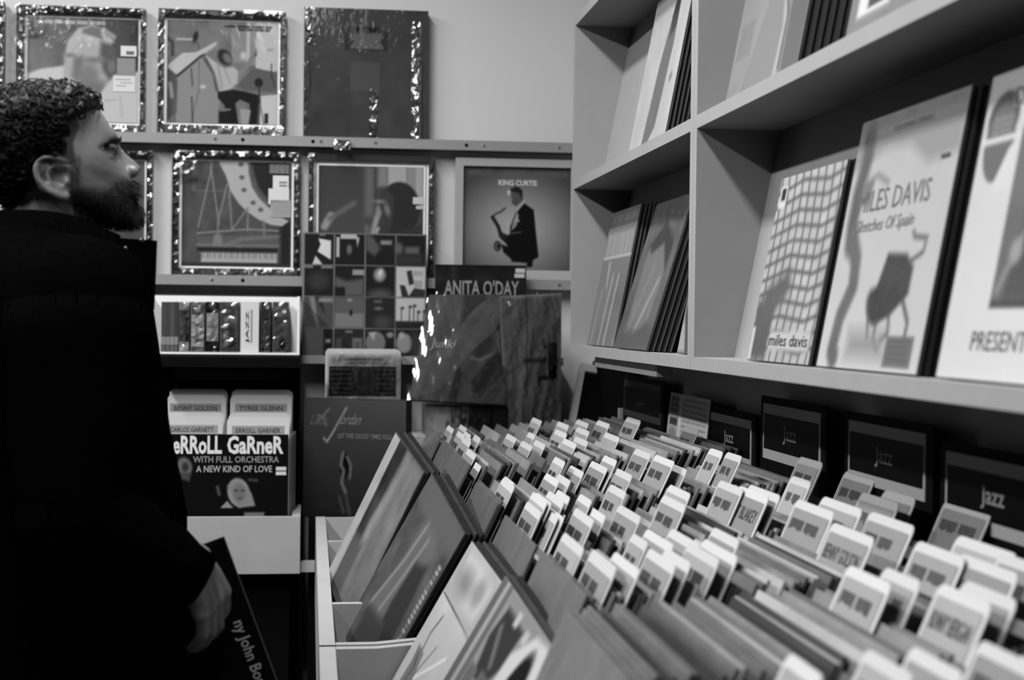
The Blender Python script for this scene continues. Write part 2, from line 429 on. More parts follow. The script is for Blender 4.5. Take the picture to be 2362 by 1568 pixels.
# divider cards measured on the photo: ends of each tab's top edge
TABS = [(1052,1115,1080,1141),(1068,1105,1101,1123),(1123,1131,1154,1156),(1151,1131,1187,1159),(1108,1161,1139,1199),(1179,1171,1217,1204),
(1129,1222,1174,1260),(1200,1174,1233,1204),(1248,1128,1287,1159),(1281,1131,1322,1151),(1327,1141,1380,1159),(1347,1164,1398,1197),(1327,1172,1375,1206),
(1428,1164,1484,1199),(1261,1093,1292,1113),(1291,1095,1317,1113),(1192,1011,1225,1029),(1172,1001,1192,1014),(1217,998,1240,1006),(1235,1016,1261,1029),
(1301,1011,1334,1029),(1327,1006,1360,1024),(1258,1047,1299,1060),(1281,991,1316,1006),(1278,965,1309,986),(1316,960,1342,976),(1245,968,1261,981),
(1377,991,1410,1004),(1380,971,1408,981),(1446,963,1482,973),(1347,991,1377,1006),(1311,1075,1355,1093),(1367,1062,1403,1087),(1398,1113,1436,1133),
(1438,1093,1487,1113),(963,1009,979,1032),(976,988,995,1006),(997,991,1019,1009),(1024,1004,1051,1019),(1035,1037,1060,1057),(1063,1062,1096,1082),
(1068,996,1093,1006),(1093,1004,1113,1014),(1068,981,1085,999),(1510,1051,1553,1069),(1558,1077,1604,1092),(1543,1120,1599,1143),(1545,1153,1612,1181),
(1660,1110,1720,1132),(1742,1138,1813,1171),(1783,1135,1844,1168),(1808,1138,1874,1171),(1818,1100,1885,1115),(1857,1128,1938,1166),(1632,1036,1678,1046),
(1683,1049,1737,1061),(1813,1049,1885,1064),(1576,985,1619,995),(1942,1124,2029,1150),(2011,1183,2113,1219),(1978,1232,2100,1275),(2054,1229,2169,1267),
(2156,1219,2284,1262),(2182,1155,2294,1186),(2003,1124,2095,1145),(1947,1089,2026,1109),(2304,1278,2440,1320),(2207,1281,2354,1331),(1941,1307,2082,1353),
(2023,1312,2151,1348),(2170,1358,2343,1410),(2260,1362,2430,1415),(2247,1480,2430,1550),(2087,1494,2250,1560),(1999,1499,2117,1566),(1416,1275,1483,1321),
(1491,1267,1573,1310),(1544,1275,1621,1315),(1608,1265,1691,1310),(1659,1265,1752,1315),(1491,1222,1560,1262),(1536,1222,1613,1262),(1635,1219,1723,1251),
(1443,1233,1504,1257),(1805,1510,1923,1566),(1259,1278,1315,1337),(1277,1272,1338,1328),(1441,1030,1497,1044),(1390,1052,1431,1066)]
NAMED = {60: 'BENNY GOLSON', 70: 'BUNNY BERIGAN', 49: 'ART BLAKEY'}
cards = [[] for _ in COLS]
for k, (xa, ya, xb, yb) in enumerate(TABS):
    mx, my = (xa + xb) / 2, (ya + yb) / 2
    off = my - 737 - 0.0104 * (mx - 716)
    h0 = 0.248 if off < 330 else (0.260 if off < 430 else 0.272)
    h = h0
    for _ in range(12):
        pa, pb = at_Z(xa, ya, -h), at_Z(xb, yb, -h)
        X_ = (pa.x + pb.x) / 2
        hn = h0 - (0.10 if off < 430 else 0.125) * min(0.5, max(0, X_ - 0.30))
        h = 0.5 * h + 0.5 * hn
    yc = (pa.y + pb.y) / 2
    ci = min(range(8), key=lambda i: abs((COLS[i][0] + COLS[i][1]) / 2 - yc))
    w = min(0.145, max(0.085, (pb - pa).length))
    cards[ci].append([(pa.x + pb.x) / 2, yc, w, h, k])
REC_N = [26, 34, 42, 46, 52, 54, 46, 26]
mottles = [mat('filed_cover_print_%d' % i, t, rough=0.45, coat=0.45, crinkle=0.3, cscale=9, grain=0.22, gscale=g * 0.5, rnd=0.10, spec=0.1, crough=0.14)
           for i, (t, g) in enumerate(((0.50, 14), (0.36, 22), (0.60, 18), (0.22, 12), (0.45, 40), (0.68, 10)))]
base_rec = MB().box(-0.157, 0.157, -0.004, 0, 0, 0.315, 0.5)
rec_meshes = []
for i, m in enumerate(mottles):
    b = MB(); b.box(-0.157, 0.157, -0.0036, 0, 0, 0.3145, 0.5)
    me_o = b.build('record_sleeve', m); rec_meshes.append(me_o.data); bpy.data.objects.remove(me_o)
thin_meshes = []
label_meshes = {}
SIGNW = ['the half hidden dark sign', 'the newsprint card and sign', 'the second Jazz sign', 'the third Jazz sign', 'the fourth Jazz sign', 'the nearest Jazz sign', 'no sign in view', 'the frame edge']
front_x = {}
for ci, (ya, yb, zf) in enumerate(COLS):
    lean = LEANS[ci]; sl, cl = math.sin(math.radians(lean)), math.cos(math.radians(lean))
    yc = (ya + yb) / 2; zt = ZC - zf
    cs = []
    for (x, y, w, h, k) in cards[ci]:
        length = (-h + (ZC - zf)) / cl                 # board length from floor to tab top
        for _ in range(4):
            xb = min(x, 0.783) - length * sl; length = (-h + (ZC - zf) - SLOPE * max(0, xb - 0.13)) / cl
        cs.append([xb, y, w, length, k])
    cs.sort()
    # keep neighbouring cards from cutting into each other
    lo = (0.165, 0.165, 0.146, 0.158, 0.172, 0.172, 0.142, 0.142)[ci]
    prev = lo + 0.008
    for c in cs:
        c[0] = max(c[0], prev + 0.006); prev = c[0]
    top_len = [c[3] for c in cs]
    occupied = [c[0] for c in cs]
    # records fill the column between the cards, packed in runs
    xs = []; x = lo; r = random.Random(40 + ci)
    xmax = 0.768 - 0.315 * sl
    step = (xmax - lo) / REC_N[ci]
    while x < xmax and len(xs) < REC_N[ci]:
        if all(abs(x - q) > 0.0052 for q in occupied): xs.append(x)
        x += max(0.0058, step * r.choice((0.45, 0.6, 0.8, 1.0, 1.3, 1.9)))
    for j, x in enumerate(xs):
        mi = r.choice((0, 0, 1, 1, 2, 3, 4, 5)) if j > (2 if ci == 6 else 1) else 1
        me = rec_meshes[mi]
        o = bpy.data.objects.new('record_sleeve', me); COL.objects.link(o)
        o.matrix_world = leanM(x, yc + r.uniform(-0.008, 0.008), zf + SLOPE * max(0, x - 0.13) + 0.0024 + 0.004 * r.random(), lean + r.uniform(-0.25, 0.25))
        tag(o, '%s filed record, %s record from the aisle in the %s' % (TONES[mi], ORD[j], NAMES[ci]), 'record', 'records filed in the %s' % NAMES[ci])
    for n_, (x, y, w, length, k) in enumerate(cs):
        y = min(ya - 0.02 - w / 2, max(yb + 0.02 + w / 2, y))
        body = min(0.286, length - 0.042)
        oy = yc - y                                   # tab centre along local x (local x = -Y)
        M = leanM(x, yc, zf + SLOPE * max(0, x - 0.13) + 0.002, lean)
        tx = oy; half = w / 2; L2 = length
        pts = [(-0.15, 0), (0.15, 0), (0.15, body), (tx + half + 0.004, body)]
        pts = [p for p in pts if p[0] <= 0.1501]
        tab = rounded(tx - half, tx + half, body, L2, 0.011, ('tl', 'tr'))
        pts = [(-0.15, 0.0), (0.15, 0.0)] + ([(0.15, body)] if tx + half < 0.149 else []) + tab[1:] + [tab[0]] + ([(-0.15, body)] if tx - half > -0.149 else [])
        T = MB().prism(pts, -0.0012, 0, 0.9).build('divider_card', M_CARD, None, M)
        tall = k == len(TABS) - 2
        lab = MB(); tn = random.Random(k).uniform(0.50, 0.62)
        z1 = L2 - 0.011; z0 = L2 - (0.060 if not tall else 0.1)
        lab.prism(rounded(tx - half + 0.007, tx + half - 0.007, z0, z1, 0.003), -0.0021, -0.0014, tn)
        if k in NAMED:
            letter(lab, NAMED[k], tx - half + 0.014, tx + half - 0.014, z1 - 0.031, z1 - 0.013, -0.0025, 0.16, bold=0.01)
        else:
            rr = random.Random(900 + k); xx = tx - half + 0.016
            for q in range(2):
                ww = rr.uniform(0.3, 0.42) * (w - 0.03)
                zz = z1 - 0.013
                while xx < tx + half - 0.018 and ww > 0:
                    g = rr.uniform(0.003, 0.006); lab.rect(xx, xx + g, zz - 0.015 * rr.uniform(0.75, 1), zz, -0.0025, 0.24); xx += g + 0.0018; ww -= g + 0.0018
                xx += 0.006
        lab.build('name_label', M_LABELG, T)
        where = 'front' if n_ < len(cs) / 3 else ('middle' if n_ < 2 * len(cs) / 3 else 'rear')
        side = 'far' if tx < -0.03 else ('near' if tx > 0.03 else 'centred')
        extra = ' lettered %s' % NAMED[k] if k in NAMED else ''
        tag(T, 'white edged divider card%s, %s from the front in the %s' % (extra, ORD[n_], NAMES[ci]), 'divider card', 'white divider cards')
    front_x[ci] = xs[0] if xs else lo
# ------------------------------------------------------------------ back wall: ledges and framed records
MWI = MW.inverted()
def wpt(px, py, out):
    return MWI @ at_wall(px, py, out)
def wrect(x0, y0, x1, y1, out):
    """photo rectangle on a plane 'out' in front of the wall -> bottom-centre matrix, width, height"""
    p = [wpt(x, y, out) for x, y in ((x0, y0), (x1, y0), (x0, y1), (x1, y1))]
    ua, ub = (p[0].x + p[2].x) / 2, (p[1].x + p[3].x) / 2
    za, zb = (p[2].z + p[3].z) / 2, (p[0].z + p[1].z) / 2
    return MW @ Matrix.Translation(((ua + ub) / 2, 0, za)), ub - ua, zb - za
def rail(ya, yb, x0, x1, out, label, holes, screws):
    z1 = wpt(700, ya, out).z; z0 = wpt(700, yb, out).z
    u0, u1 = wpt(x0, ya, out).x, wpt(x1, ya, out).x
    T = thing('wall_ledge', label, 'ledge', MW @ Matrix.Translation((u0, 0, z0)))
    L = u1 - u0; h = z1 - z0
    MB().box(0, L, -out + 0.004, -0.0003, 0, 0.006).build('ledge_board', M_RAIL, T)
    MB().box(0, L, -out, -out + 0.0038, 0, h).build('front_lip', mat('ledge_lip', 0.55, rough=0.3, spec=0.5, coat=0.5, crough=0.15), T)
    for px in holes:
        u = wpt(px, ya, out).x - u0
        MB().tube([(u, -out - 0.0012, h * 0.5), (u, -out + 0.001, h * 0.5)], 0.005, 10).build('screw_hole', M_BLACK, T)
    for px in screws:
        u = wpt(px, ya, out).x - u0
        b = MB().tube([(u, -out - 0.003, h * 0.5), (u, -out + 0.001, h * 0.5)], [0.003, 0.006], 10); b.build('screw', M_SCREW, T)
    return z1 - h + 0.006
out1 = 0.062
Z1 = rail(314, 337, -160, 1420, out1, 'upper grey wall ledge carrying the top row of framed records', (560, 722, 781, 1076), (497, 741, 867, 1117, 1290))
Z2 = rail(637, 660, -160, 1420, out1, 'lower grey wall ledge under the second row of framed records', (560,), (489, 1291))
Z3 = rail(819, 838, 693, 1300, 0.125, 'short wall ledge behind the louvred box', (), ())

def framed(label, fr, mt, art, ledge, mould=None, matw=0.007, group=None, texts=(), stickers=(), double=False, depth=0.03, cover=M_WRAP, name='framed_record', films='lrbt'):
    out = 0.045
    M, w, h = wrect(*fr, out)
    u0 = M.translation.copy(); u0.z = ledge + 0.0005
    h += M.translation.z - u0.z; M.translation = u0
    M = M @ Matrix.Translation((0, -0.010, 0))
    T = thing(name, label, 'framed record', M, 'framed records on the wall')
    Mi = M.inverted()
    q = [Mi @ at_wall(x, y, out) for x, y in ((mt[0], mt[1]), (mt[2], mt[3]))]
    a0, a1, b0, b1 = q[0].x, q[1].x, q[1].z, q[0].z
    d = depth
    mo = MB()
    O = [(-w / 2, 0), (w / 2, 0), (w / 2, h), (-w / 2, h)]; I = [(a0, b0), (a1, b0), (a1, b1), (a0, b1)]
    for k in range(4):
        (x0, z0), (x1, z1) = O[k], O[(k + 1) % 4]; (x2, z2), (x3, z3) = I[(k + 1) % 4], I[k]
        e = MB()
        vs = [(x0, 0, z0), (x1, 0, z1), (x1, -d, z1), (x0, -d, z0), (x3, 0, z3), (x2, 0, z2), (x2, -d + 0.004, z2), (x3, -d + 0.004, z3)]
        e.add(vs, [(0, 1, 2, 3), (3, 2, 6, 7), (7, 6, 5, 4), (4, 5, 1, 0), (0, 3, 7, 4), (1, 5, 6, 2)])
        e.build('moulding', mould or M_WRAPF, T)
    MB().box(a0, a1, -0.012, -0.006, b0, b1, 0.9).build('white_mat', M_WHITE, T)
    if films:
        sd = int(fr[0] * 7 + fr[1]) % 997
        if 'l' in films: film_strip(T, -w / 2 - .003, a0 + .004, 0, h, -d - .001, 3, 34, .005, sd)
        if 'r' in films: film_strip(T, a1 - .002, w / 2 + .003, 0, h, -d - .001, 3, 34, .005, sd + 1)
        if 'b' in films: film_strip(T, -w / 2, w / 2, -.002 + .004, b0 + .001, -d - .001, 34, 3, .005, sd + 2)
        if 't' in films: film_strip(T, -w / 2, w / 2, b1 + .001, h + .003, -d - .001, 34, 3, .005, sd + 3)
        if 'c' in films: film_strip(T, -w / 2, a0 + .05, b1 - .055, h + .002, -d - .002, 7, 8, .007, sd + 4)
    g = matw
    if double:
        MB().box(a0 + g, a1 - g, -0.0126, -0.0121, b0 + g, b1 - g, 0.3).build('dark_mat_line', M_BLACK, T)
        MB().box(a0 + g + 0.002, a1 - g - 0.002, -0.0132, -0.0127, b0 + g + 0.002, b1 - g - 0.002, 0.9).build('inner_mat', M_WHITE, T)
        g = g * 2 + 0.002
    if g <= 0: g = 0.0005
    art.build('printed_cover', a0 + g, a1 - g, b0 + g, b1 - g, -0.0142, cover, T)
    cw, ch = a1 - a0 - 2 * g, b1 - b0 - 2 * g
    if texts:
        mb = MB()
        for (s, x0, x1, y0, y1, tone, *o) in texts:
            letter(mb, s, a0 + g + cw * x0, a0 + g + cw * x1, b1 - g - ch * y1, b1 - g - ch * y0, -0.0148, tone, **(o[0] if o else {}))
        mb.build('lettering', M_PAPER, T)
    for (x0, x1, y0, y1, tone, *lines) in stickers:
        X = lambda f: a0 + g + cw * f
        Zf = lambda f: b1 - g - ch * f
        mb = MB().box(X(x0), X(x1), -0.0160, -0.0152, Zf(y1), Zf(y0), tone)
        for (a, b, c, e, tn) in lines:
            mb.rect(X(x0 + (x1 - x0) * a), X(x0 + (x1 - x0) * b), Zf(y0 + (y1 - y0) * e), Zf(y0 + (y1 - y0) * c), -0.0163, tn)
        mb.build('price_sticker', M_PAPER, T)
    return T

# top row
A = Art(70, 0.3)
framed('dark wrapped framed record at the end of the top row, mostly outside the view', (-290, -2, 6, 296), (-276, 12, -8, 280), A, Z1)
A = Art(110, 0.38).grad(0.06, -0.12, -0.02, 0.04).mottle(0.02, 10, 1)
A.words(0.06, 0.70, 0.025, 0.06, 0.62, 6, 0.012, 3)
A.poly([(0, .55), (.12, .50), (.34, .46), (.42, .52), (.42, .72), (0, .72)], 0.72, 0.03)
A.ell(.55, .46, .22, .36, 0.62, 0.03, 8).poly([(.33, .40), (.36, .22), (.45, .10), (.58, .06), (.70, .10), (.78, .22), (.70, .30), (.50, .20)], 0.66, 0.03)
A.poly([(.50, .10), (.58, .075), (.66, .09), (.68, .20), (.58, .17), (.49, .14)], 0.42, 0.03).poly([(.68, .08), (.80, .16), (.79, .20), (.70, .17)], 0.55, 0.02)
A.poly([(.66, .22), (.78, .25), (.80, .50), (.74, .60), (.68, .50), (.65, .35)], 0.33, 0.05).ell(.76, .46, .035, .06, .42, .03)
A.poly([(.42, .38), (.50, .36), (.50, .55), (.46, .62), (.40, .56)], 0.42, 0.05).ell(.55, .55, .10, .12, 0.46, 0.08).ell(.60, .40, .10, .03, .44, .04).ell(.38, .36, .05, .02, .46, .03)
A.poly([(.40, .62), (.70, .60), (.72, .78), (.60, .85), (.44, .78)], 0.42, 0.08)
A.poly([(.66, .72), (.74, .60), (.80, .53), (1.01, .50), (1.01, 1.01), (.60, 1.01), (.64, .86)], 0.70, 0.03).line([(.70, .79), (.80, .78)], .008, .55).line([(.84, .75), (.86, .95)], .01, .62, .03)
framed('framed record with a bald old man on its cover, above the shopper', (36, 14, 334, 305), (54, 28, 321, 288), A, Z1, films='lrbtc',
       stickers=[(.842, .985, .255, .355, 0.82, (.35, .85, .5, .85, .4)), (.81, .975, .375, .545, 0.52), (.775, .975, .545, .70, 0.80, (.1, .8, .2, .27, .6), (.3, .9, .4, .47, .62), (.15, .6, .6, .67, .62))])
A = Art(120, 0.42).mottle(0.02, 8, 2)
A.poly([(0, .52), (.20, .33), (.26, .35), (.44, .22), (.445, .24), (.10, .53), (.05, .48)], .6, .015)
A.poly([(.10, .56), (.30, .36), (.42, .50), (.48, .75), (.46, 1.01), (.0, 1.01), (.0, .85), (.09, .85)], .50, .02)
A.rect(.58, .05, .72, .40, .50, .01).rect(.715, .0, .75, .42, .66, .012).rect(.75, 0, .80, .42, .50, .01).rect(.80, 0, 1.01, .47, .70, .012)
A.poly([(.0, .47), (.02, .43), (.14, .32), (.26, .31), (.44, .20), (.45, .215), (.08, .53)], .68, .012).line([(.09, .55), (.30, .35), (.34, .33)], .022, .22, .012)
A.poly([(.0, .46), (.08, .53), (.09, .60), (.09, .90), (.0, 1.0)], .30, .02).line([(.03, .62), (.05, .75)], .03, .55, .02).line([(.02, .78), (.04, 1.0)], .015, .28, .015).line([(.07, .74), (.07, 1.0)], .02, .33, .01)
A.line([(.0, .17), (.05, .22), (.05, .34)], .03, .25, .02).line([(.09, .185), (.22, .185)], .022, .62, .01).ell(.255, .16, .022, .055, .16, .015, 12).line([(.26, .20), (.29, .27)], .012, .32)
A.poly([(.34, .33), (.44, .40), (.52, .46), (.60, .44), (.66, .50), (.63, .62), (.57, .66), (.48, .70), (.46, .60), (.43, .50)], .64, .02)
A.poly([(.33, .34), (.36, .37), (.42, .50), (.47, .70), (.44, .68), (.41, .52), (.34, .40)], .30, .015).line([(.46, .42), (.50, .66)], .012, .50, .02).line([(.52, .47), (.57, .60)], .012, .52, .02)
A.poly([(.64, .50), (.78, .30), (.84, .19), (.87, .20), (.80, .34), (.70, .50), (.64, .58)], .46, .02).line([(.80, .32), (.85, .20), (.88, .17)], .022, .30, .015)
A.poly([(.64, .62), (.78, .44), (.99, .49), (.99, .68), (.72, .67), (.60, .62)], .34, .015).poly([(.80, .14), (.99, .14), (.99, .47), (.82, .44)], .70, .02).rect(.90, .255, .96, .275, .55, .015)
A.ell(.52, .35, .06, .085, .18, .02, -30).ell(.545, .36, .035, .055, .40, .02, -30).ell(.69, .33, .03, .04, .68, .02)
A.poly([(.46, .69), (.60, .665), (.70, .68), (.83, .71), (.84, .80), (.82, 1.0), (.74, 1.0), (.75, .80), (.66, .76), (.62, .80), (.65, 1.0), (.57, 1.0), (.52, .82), (.46, .75)], .12, .015)
A.rect(.47, .88, .58, 1.0, .13, .012).line([(.57, .86), (.47, .87)], .02, .40).poly([(.66, .85), (.76, .86), (.74, 1.0), (.68, 1.0)], .56, .015).poly([(.84, .72), (1.01, .70), (1.01, 1.01), (.84, 1.01)], .72, .015)
A.ell(.83, .59, .038, .045, .14, .015).line([(.83, .62), (.845, .78), (.83, .83)], .014, .2).line([(.84, .80), (.83, 1.0)], .02, .30, .015).line([(.85, .82), (.88, 1.0)], .012, .42).rect(.885, .89, .92, .99, .16, .01)
A.line([(.945, .40), (.945, .52), (.99, .64)], .01, .22).line([(.22, .47), (.23, .64)], .012, .25).line([(.29, .40), (.29, .68), (.25, .85), (.23, 1.0)], .008, .36, .012).line([(.225, .75), (.235, 1.0)], .012, .22).ell(.325, .645, .025, .018, .7, .02)
A.words(.52, .95, .035, .058, .20, 4, .01, 5).words(.64, .93, .065, .088, .22, 5, .01, 6)
framed('framed record with a conductor raising both arms on its cover', (364, 23, 658, 308), (378, 35.5, 644, 292), A, Z1)
# the dark wrapped box at the end of the top row
A = Art(100, 0.245).mottle(0.012, 8, 4)
A.rect(.33, .165, .67, .30, .17, .02).rect(.42, .135, .60, .16, .08, .02)
for j, (a, b) in enumerate(((.38, .63), (.36, .64), (.37, .62), (.40, .61), (.38, .63), (.37, .64))): A.words(a, b, .178 + j * .019, .192 + j * .019, .42, 6, .014, 20 + j)
A.rect(.37, .39, .61, .60, .285, .02)
M, w, h = wrect(701, 20, 987, 314, 0.05); h += M.translation.z - Z1 - 0.0005; tr = M.translation.copy(); tr.z = Z1 + 0.0005; M.translation = tr
T = sleeve('boxed_record_set', 'dark boxed record set in glinting shrink wrap, last on the upper ledge', 'record', M @ Matrix.Translation((0, -0.004, 0)), w, h, 0.042, A, edge=0.12, cover=M_WRAP)
fm = MB()
fm.add([(-w / 2 - .003, -.044, 0), (-w / 2 + .02, -.048, h * .45), (-w / 2 - .002, -.044, h), (-w / 2 - .004, -.02, h), (-w / 2 - .004, -.02, 0)], [(0, 1, 2, 3, 4)])
fm.build('loose_film_edge', M_FILMC, T)
film_strip(T, w / 2 - .045, w / 2 - .018, .004, h - .03, -.0432, 4, 26, .008, 71, fac=.12, tilt=.01)
film_strip(T, -w / 2 + .002, -w / 2 + .03, h * .72, h, -.0432, 4, 9, .007, 72)
film_strip(T, -w / 2 - .002, -w / 2 + .012, .01, h * .6, -.0432, 2, 16, .006, 73)
film_strip(T, -w / 2 + .085, -w / 2 + .13, -.016, .012, -.066, 6, 4, .009, 74, fac=.8, tilt=.010)
film_strip(T, w * .03, w * .10, .02, h * .42, -.0432, 4, 14, .004, 75, fac=.08)

# second row
A = Art(60, 0.3).mottle(.03, 6, 3)
framed('framed record half hidden behind the shopper\'s face', (57, 346, 350, 633), (73, 358, 335, 620), A, Z2)
A = Art(120, 0.30).mottle(0.02, 9, 5).rect(.9, .55, 1, 1, .16, .05).rect(0, .97, 1, 1, .2, .02)
A.rect(0.08, .28, .40, .285, .42, .01).rect(.10, .0, .12, .28, .37, .02)
def ring(P, Q, val, soft): A.poly(P + Q[::-1], val, soft)
ring([(.33, 0), (.40, .14), (.44, .28), (.52, .40), (.60, .48), (.70, .55), (.82, .60), (.92, .61)], [(.60, 0), (.61, .12), (.64, .24), (.70, .34), (.78, .42), (.85, .48), (.92, .53), (.98, .56)], .64, .015)
A.poly([(.63, .0), (.66, .13), (.70, .25), (.78, .35), (.86, .42), (.97, .45), (.97, 0)], .17, .03).line([(.61, 0), (.63, .15), (.68, .28), (.78, .40)], .006, .45).line([(.64, .05), (.67, .2), (.74, .31), (.80, .37)], .006, .36)
for x, y in ((.535, .025), (.545, .15), (.565, .27), (.65, .39), (.72, .455)): A.ell(x, y, .022, .02, .32, .02)
for P in ([(.265, .0), (.265, .08), (.15, .63)], [(.26, .06), (.34, .60)], [(.41, .22), (.33, .58), (.33, .80)], [(.43, .28), (.46, .66)], [(.60, .44), (.47, .64), (.45, .66)], [(.605, .46), (.60, .66)], [(.75, .56), (.755, .74)]): A.line(P, .014, .47, .012)
A.line([(.14, .69), (.40, .665), (.60, .645), (.88, .655)], .018, .46, .012).poly([(.14, .72), (.88, .70), (.90, .82), (.15, .82)], .34, .02).line([(.40, .80), (.55, .74), (.88, .71)], .03, .42, .03).line([(.14, .80), (.88, .80)], .02, .42, .02).poly([(.30, .70), (.36, .70), (.38, .81), (.28, .81)], .45, .02).rect(.50, .79, .56, .84, .40, .01).rect(.14, .825, .88, .86, .15, .01)
A.rect(.18, .875, .875, .965, .62, .008)
for k in range(46):
    if k % 7 not in (2, 6): A.rect(.185 + k * .015, .872, .185 + k * .015 + .006, .925, .36, .006)
for k in range(4): A.words(.80, .975, .02 + k * .022, .034 + k * .022, .60, 4, .01, 30 + k)
framed('framed record with a piano frame and keyboard on its cover', (396, 350, 690, 632), (412.5, 362, 675.5, 621), A, Z2, films='lrbtc',
       stickers=[(.83, .975, .125, .25, .84, (.4, .9, .45, .6, .5), (.4, .9, .7, .85, .5)), (.79, .98, .25, .40, .82), (.81, .995, .36, .525, .62, (.1, .9, .12, .88, .58))])
A = Art(110, 0.24, 110).grad(0, .02, 0, .06)
A.rect(.44, 0, .53, .50, .38, .06).rect(.535, 0, .55, .48, .22, .02).rect(.56, 0, .66, .20, .48, .05).rect(.66, 0, .84, .28, .62, .02).rect(.84, 0, .92, .4, .52, .02).rect(.92, 0, 1, .40, .62, .02)
A.line([(.06, .61), (.12, .50)], .07, .55, .03).line([(.11, .53), (.34, .37)], .045, .38, .04)
A.ell(.77, .42, .20, .27, .19, .02).poly([(.56, .34), (.64, .22), (.72, .30), (.70, .60), (.60, .78), (.50, .74), (.55, .55)], .24, .04)
A.poly([(.53, .52), (.57, .40), (.60, .46), (.56, .60), (.52, .76), (.48, .74)], .56, .03).ell(.565, .44, .02, .05, .48, .03).ell(.655, .43, .025, .06, .44, .03, -15).ell(.58, .35, .05, .02, .46, .03).line([(.57, .62), (.52, .74)], .03, .60, .02).poly([(.44, .58), (.49, .60), (.49, .78), (.44, .76)], .38, .03)
A.poly([(.50, .78), (.58, .85), (.80, .84), (.80, 1), (.5, 1)], .40, .05).line([(.54, .76), (.62, .84)], .012, .52)
A.poly([(.60, .70), (1.0, .56), (1.0, .86), (.70, .86)], .22, .06)
framed('framed record with a singer in a cap on its cover', (711, 356, 1000, 640), (723.5, 367, 987, 627), A, Z2, films='lr', mould=mat('dark_film_moulding', 0.24, rough=0.5, spec=.05, coat=0.5, crinkle=0.6, cscale=40, crough=0.06), matw=0.006, double=True, cover=M_COVER,
       stickers=[(.90, 1.0, .30, .37, .75), (.93, 1.0, .385, .42, .70)])
A = Art(130, 0.5)
rr = np.sqrt(((A.x - .52) / .62) ** 2 + ((A.y - .60) / .55) ** 2); A.T = np.clip(.66 - .34 * rr ** 1.25, .27, .66)
A.words(.05, .28, .02, .08, .33, 1, .05, 1).words(.38, .60, .02, .09, .34, 1, .05, 2).words(.66, .97, .03, .09, .34, 2, .05, 3)
A.line([(.39, .40), (.36, .43), (.30, .46), (.275, .49)], .02, .26, .015).line([(.275, .49), (.33, .58), (.36, .68), (.42, .74)], .034, .13, .012).line([(.40, .68), (.36, .66)], .05, .15, .015)
A.ell(.325, .77, .035, .05, .10, .012).ell(.325, .77, .024, .036, .42, .01).ell(.33, .77, .016, .025, .12, .01).poly([(.36, .75), (.44, .78), (.46, .90), (.38, .83)], .08, .015)
A.poly([(.50, .41), (.56, .34), (.66, .41), (.68, .60), (.71, .87), (.66, .90), (.65, .97), (.60, .97), (.60, .93), (.46, .92), (.43, .82), (.40, .70), (.44, .64), (.44, .58)], .075, .012)
A.poly([(.50, .42), (.46, .56), (.45, .62), (.50, .57), (.52, .47)], .50, .012).poly([(.50, .47), (.53, .53), (.47, .53)], .58, .01).line([(.50, .42), (.57, .33)], .02, .62, .012).line([(.44, .645), (.54, .63)], .012, .32, .012)
A.ell(.50, .27, .055, .085, .30, .015, -12).poly([(.42, .22), (.50, .185), (.55, .22), (.55, .31), (.52, .25), (.44, .23)], .12, .012).ell(.425, .245, .014, .028, .72, .012).poly([(.45, .32), (.52, .34), (.50, .38), (.46, .36)], .28, .015)
A.rect(.31, .115, .70, .185, .40, .01)
framed('pale framed record lettered King Curtis with a saxophone player', (1050, 366, 1335, 643), (1070, 381, 1316, 624.5), A, Z2, films='', mould=mat('pale_film_moulding', 0.66, rough=0.45, coat=0.8, crinkle=0.3, cscale=20, crough=0.1), matw=0.0, cover=M_COVER,
       texts=[('KING CURTIS', .33, .685, .125, .178, .80, {'bold': .02})])

# third row: the grid of covers, the ten inch record
A = Art(160, .40)
A.mottle(.0, 4, 0)
def cell(i, j):
    x0 = .012 + j * .2485; y0 = .008 + i * .2475; return x0, y0, .236, .238
for i in range(4):
    for j in range(4):
        x, y, w_, h_ = cell(i, j); A.rect(x, y, x + w_, y + h_, .14, .004)
def cp(i, j, P, v, soft=.01):
    x, y, w_, h_ = cell(i, j); A.poly([(x + w_ * a, y + h_ * b) for a, b in P], v, soft)
def cr(i, j, a, b, c, d, v, soft=.008):
    x, y, w_, h_ = cell(i, j); A.rect(x + w_ * a, y + h_ * b, x + w_ * c, y + h_ * d, v, soft)
def ce(i, j, a, b, c, d, v, soft=.012, rot=0):
    x, y, w_, h_ = cell(i, j); A.ell(x + w_ * a, y + h_ * b, w_ * c, h_ * d, v, soft, rot)
cp(0, 0, [(.48, .15), (.90, .22), (.90, .84), (.45, .58), (.55, .35)], .80); cp(0, 0, [(.38, .72), (.62, 1), (.28, 1)], .75); cr(0, 0, .5, -.02, .72, .06, .42)
cr(0, 1, .04, .10, .14, .75, .68); cr(0, 1, .18, 0, .72, .15, .66); cp(0, 1, [(.7, .02), (.82, .12), (.76, .42)], .66); ce(0, 1, .48, .5, .09, .16, .38)
cp(0, 2, [(0, .0), (.2, .02), (.5, .45), (.3, .7), (0, .5)], .32, .03); cr(0, 2, .5, .18, .88, .32, .5, .02)
cr(0, 3, .3, .38, .78, .62, .36, .03); ce(0, 3, .08, .45, .14, .2, .35, .03); cr(0, 3, 0, .65, .9, .98, .22, .06)
cr(1, 0, 0, 0, .3, .08, .45); cr(1, 0, .58, 0, .97, .09, .46); ce(1, 0, .5, .5, .35, .3, .22, .06)
cr(1, 1, .6, .12, 1, .30, .55, .012); cp(1, 1, [(0, .35), (.4, .5), (1, .4), (1, 1), (0, 1)], .34, .04); cr(1, 1, 0, .7, .35, 1, .13, .02)
ce(1, 2, .48, .28, .2, .22, .55, .03); ce(1, 2, .5, .22, .06, .12, .8, .02, 20); ce(1, 2, .5, .95, .4, .2, .30, .05)
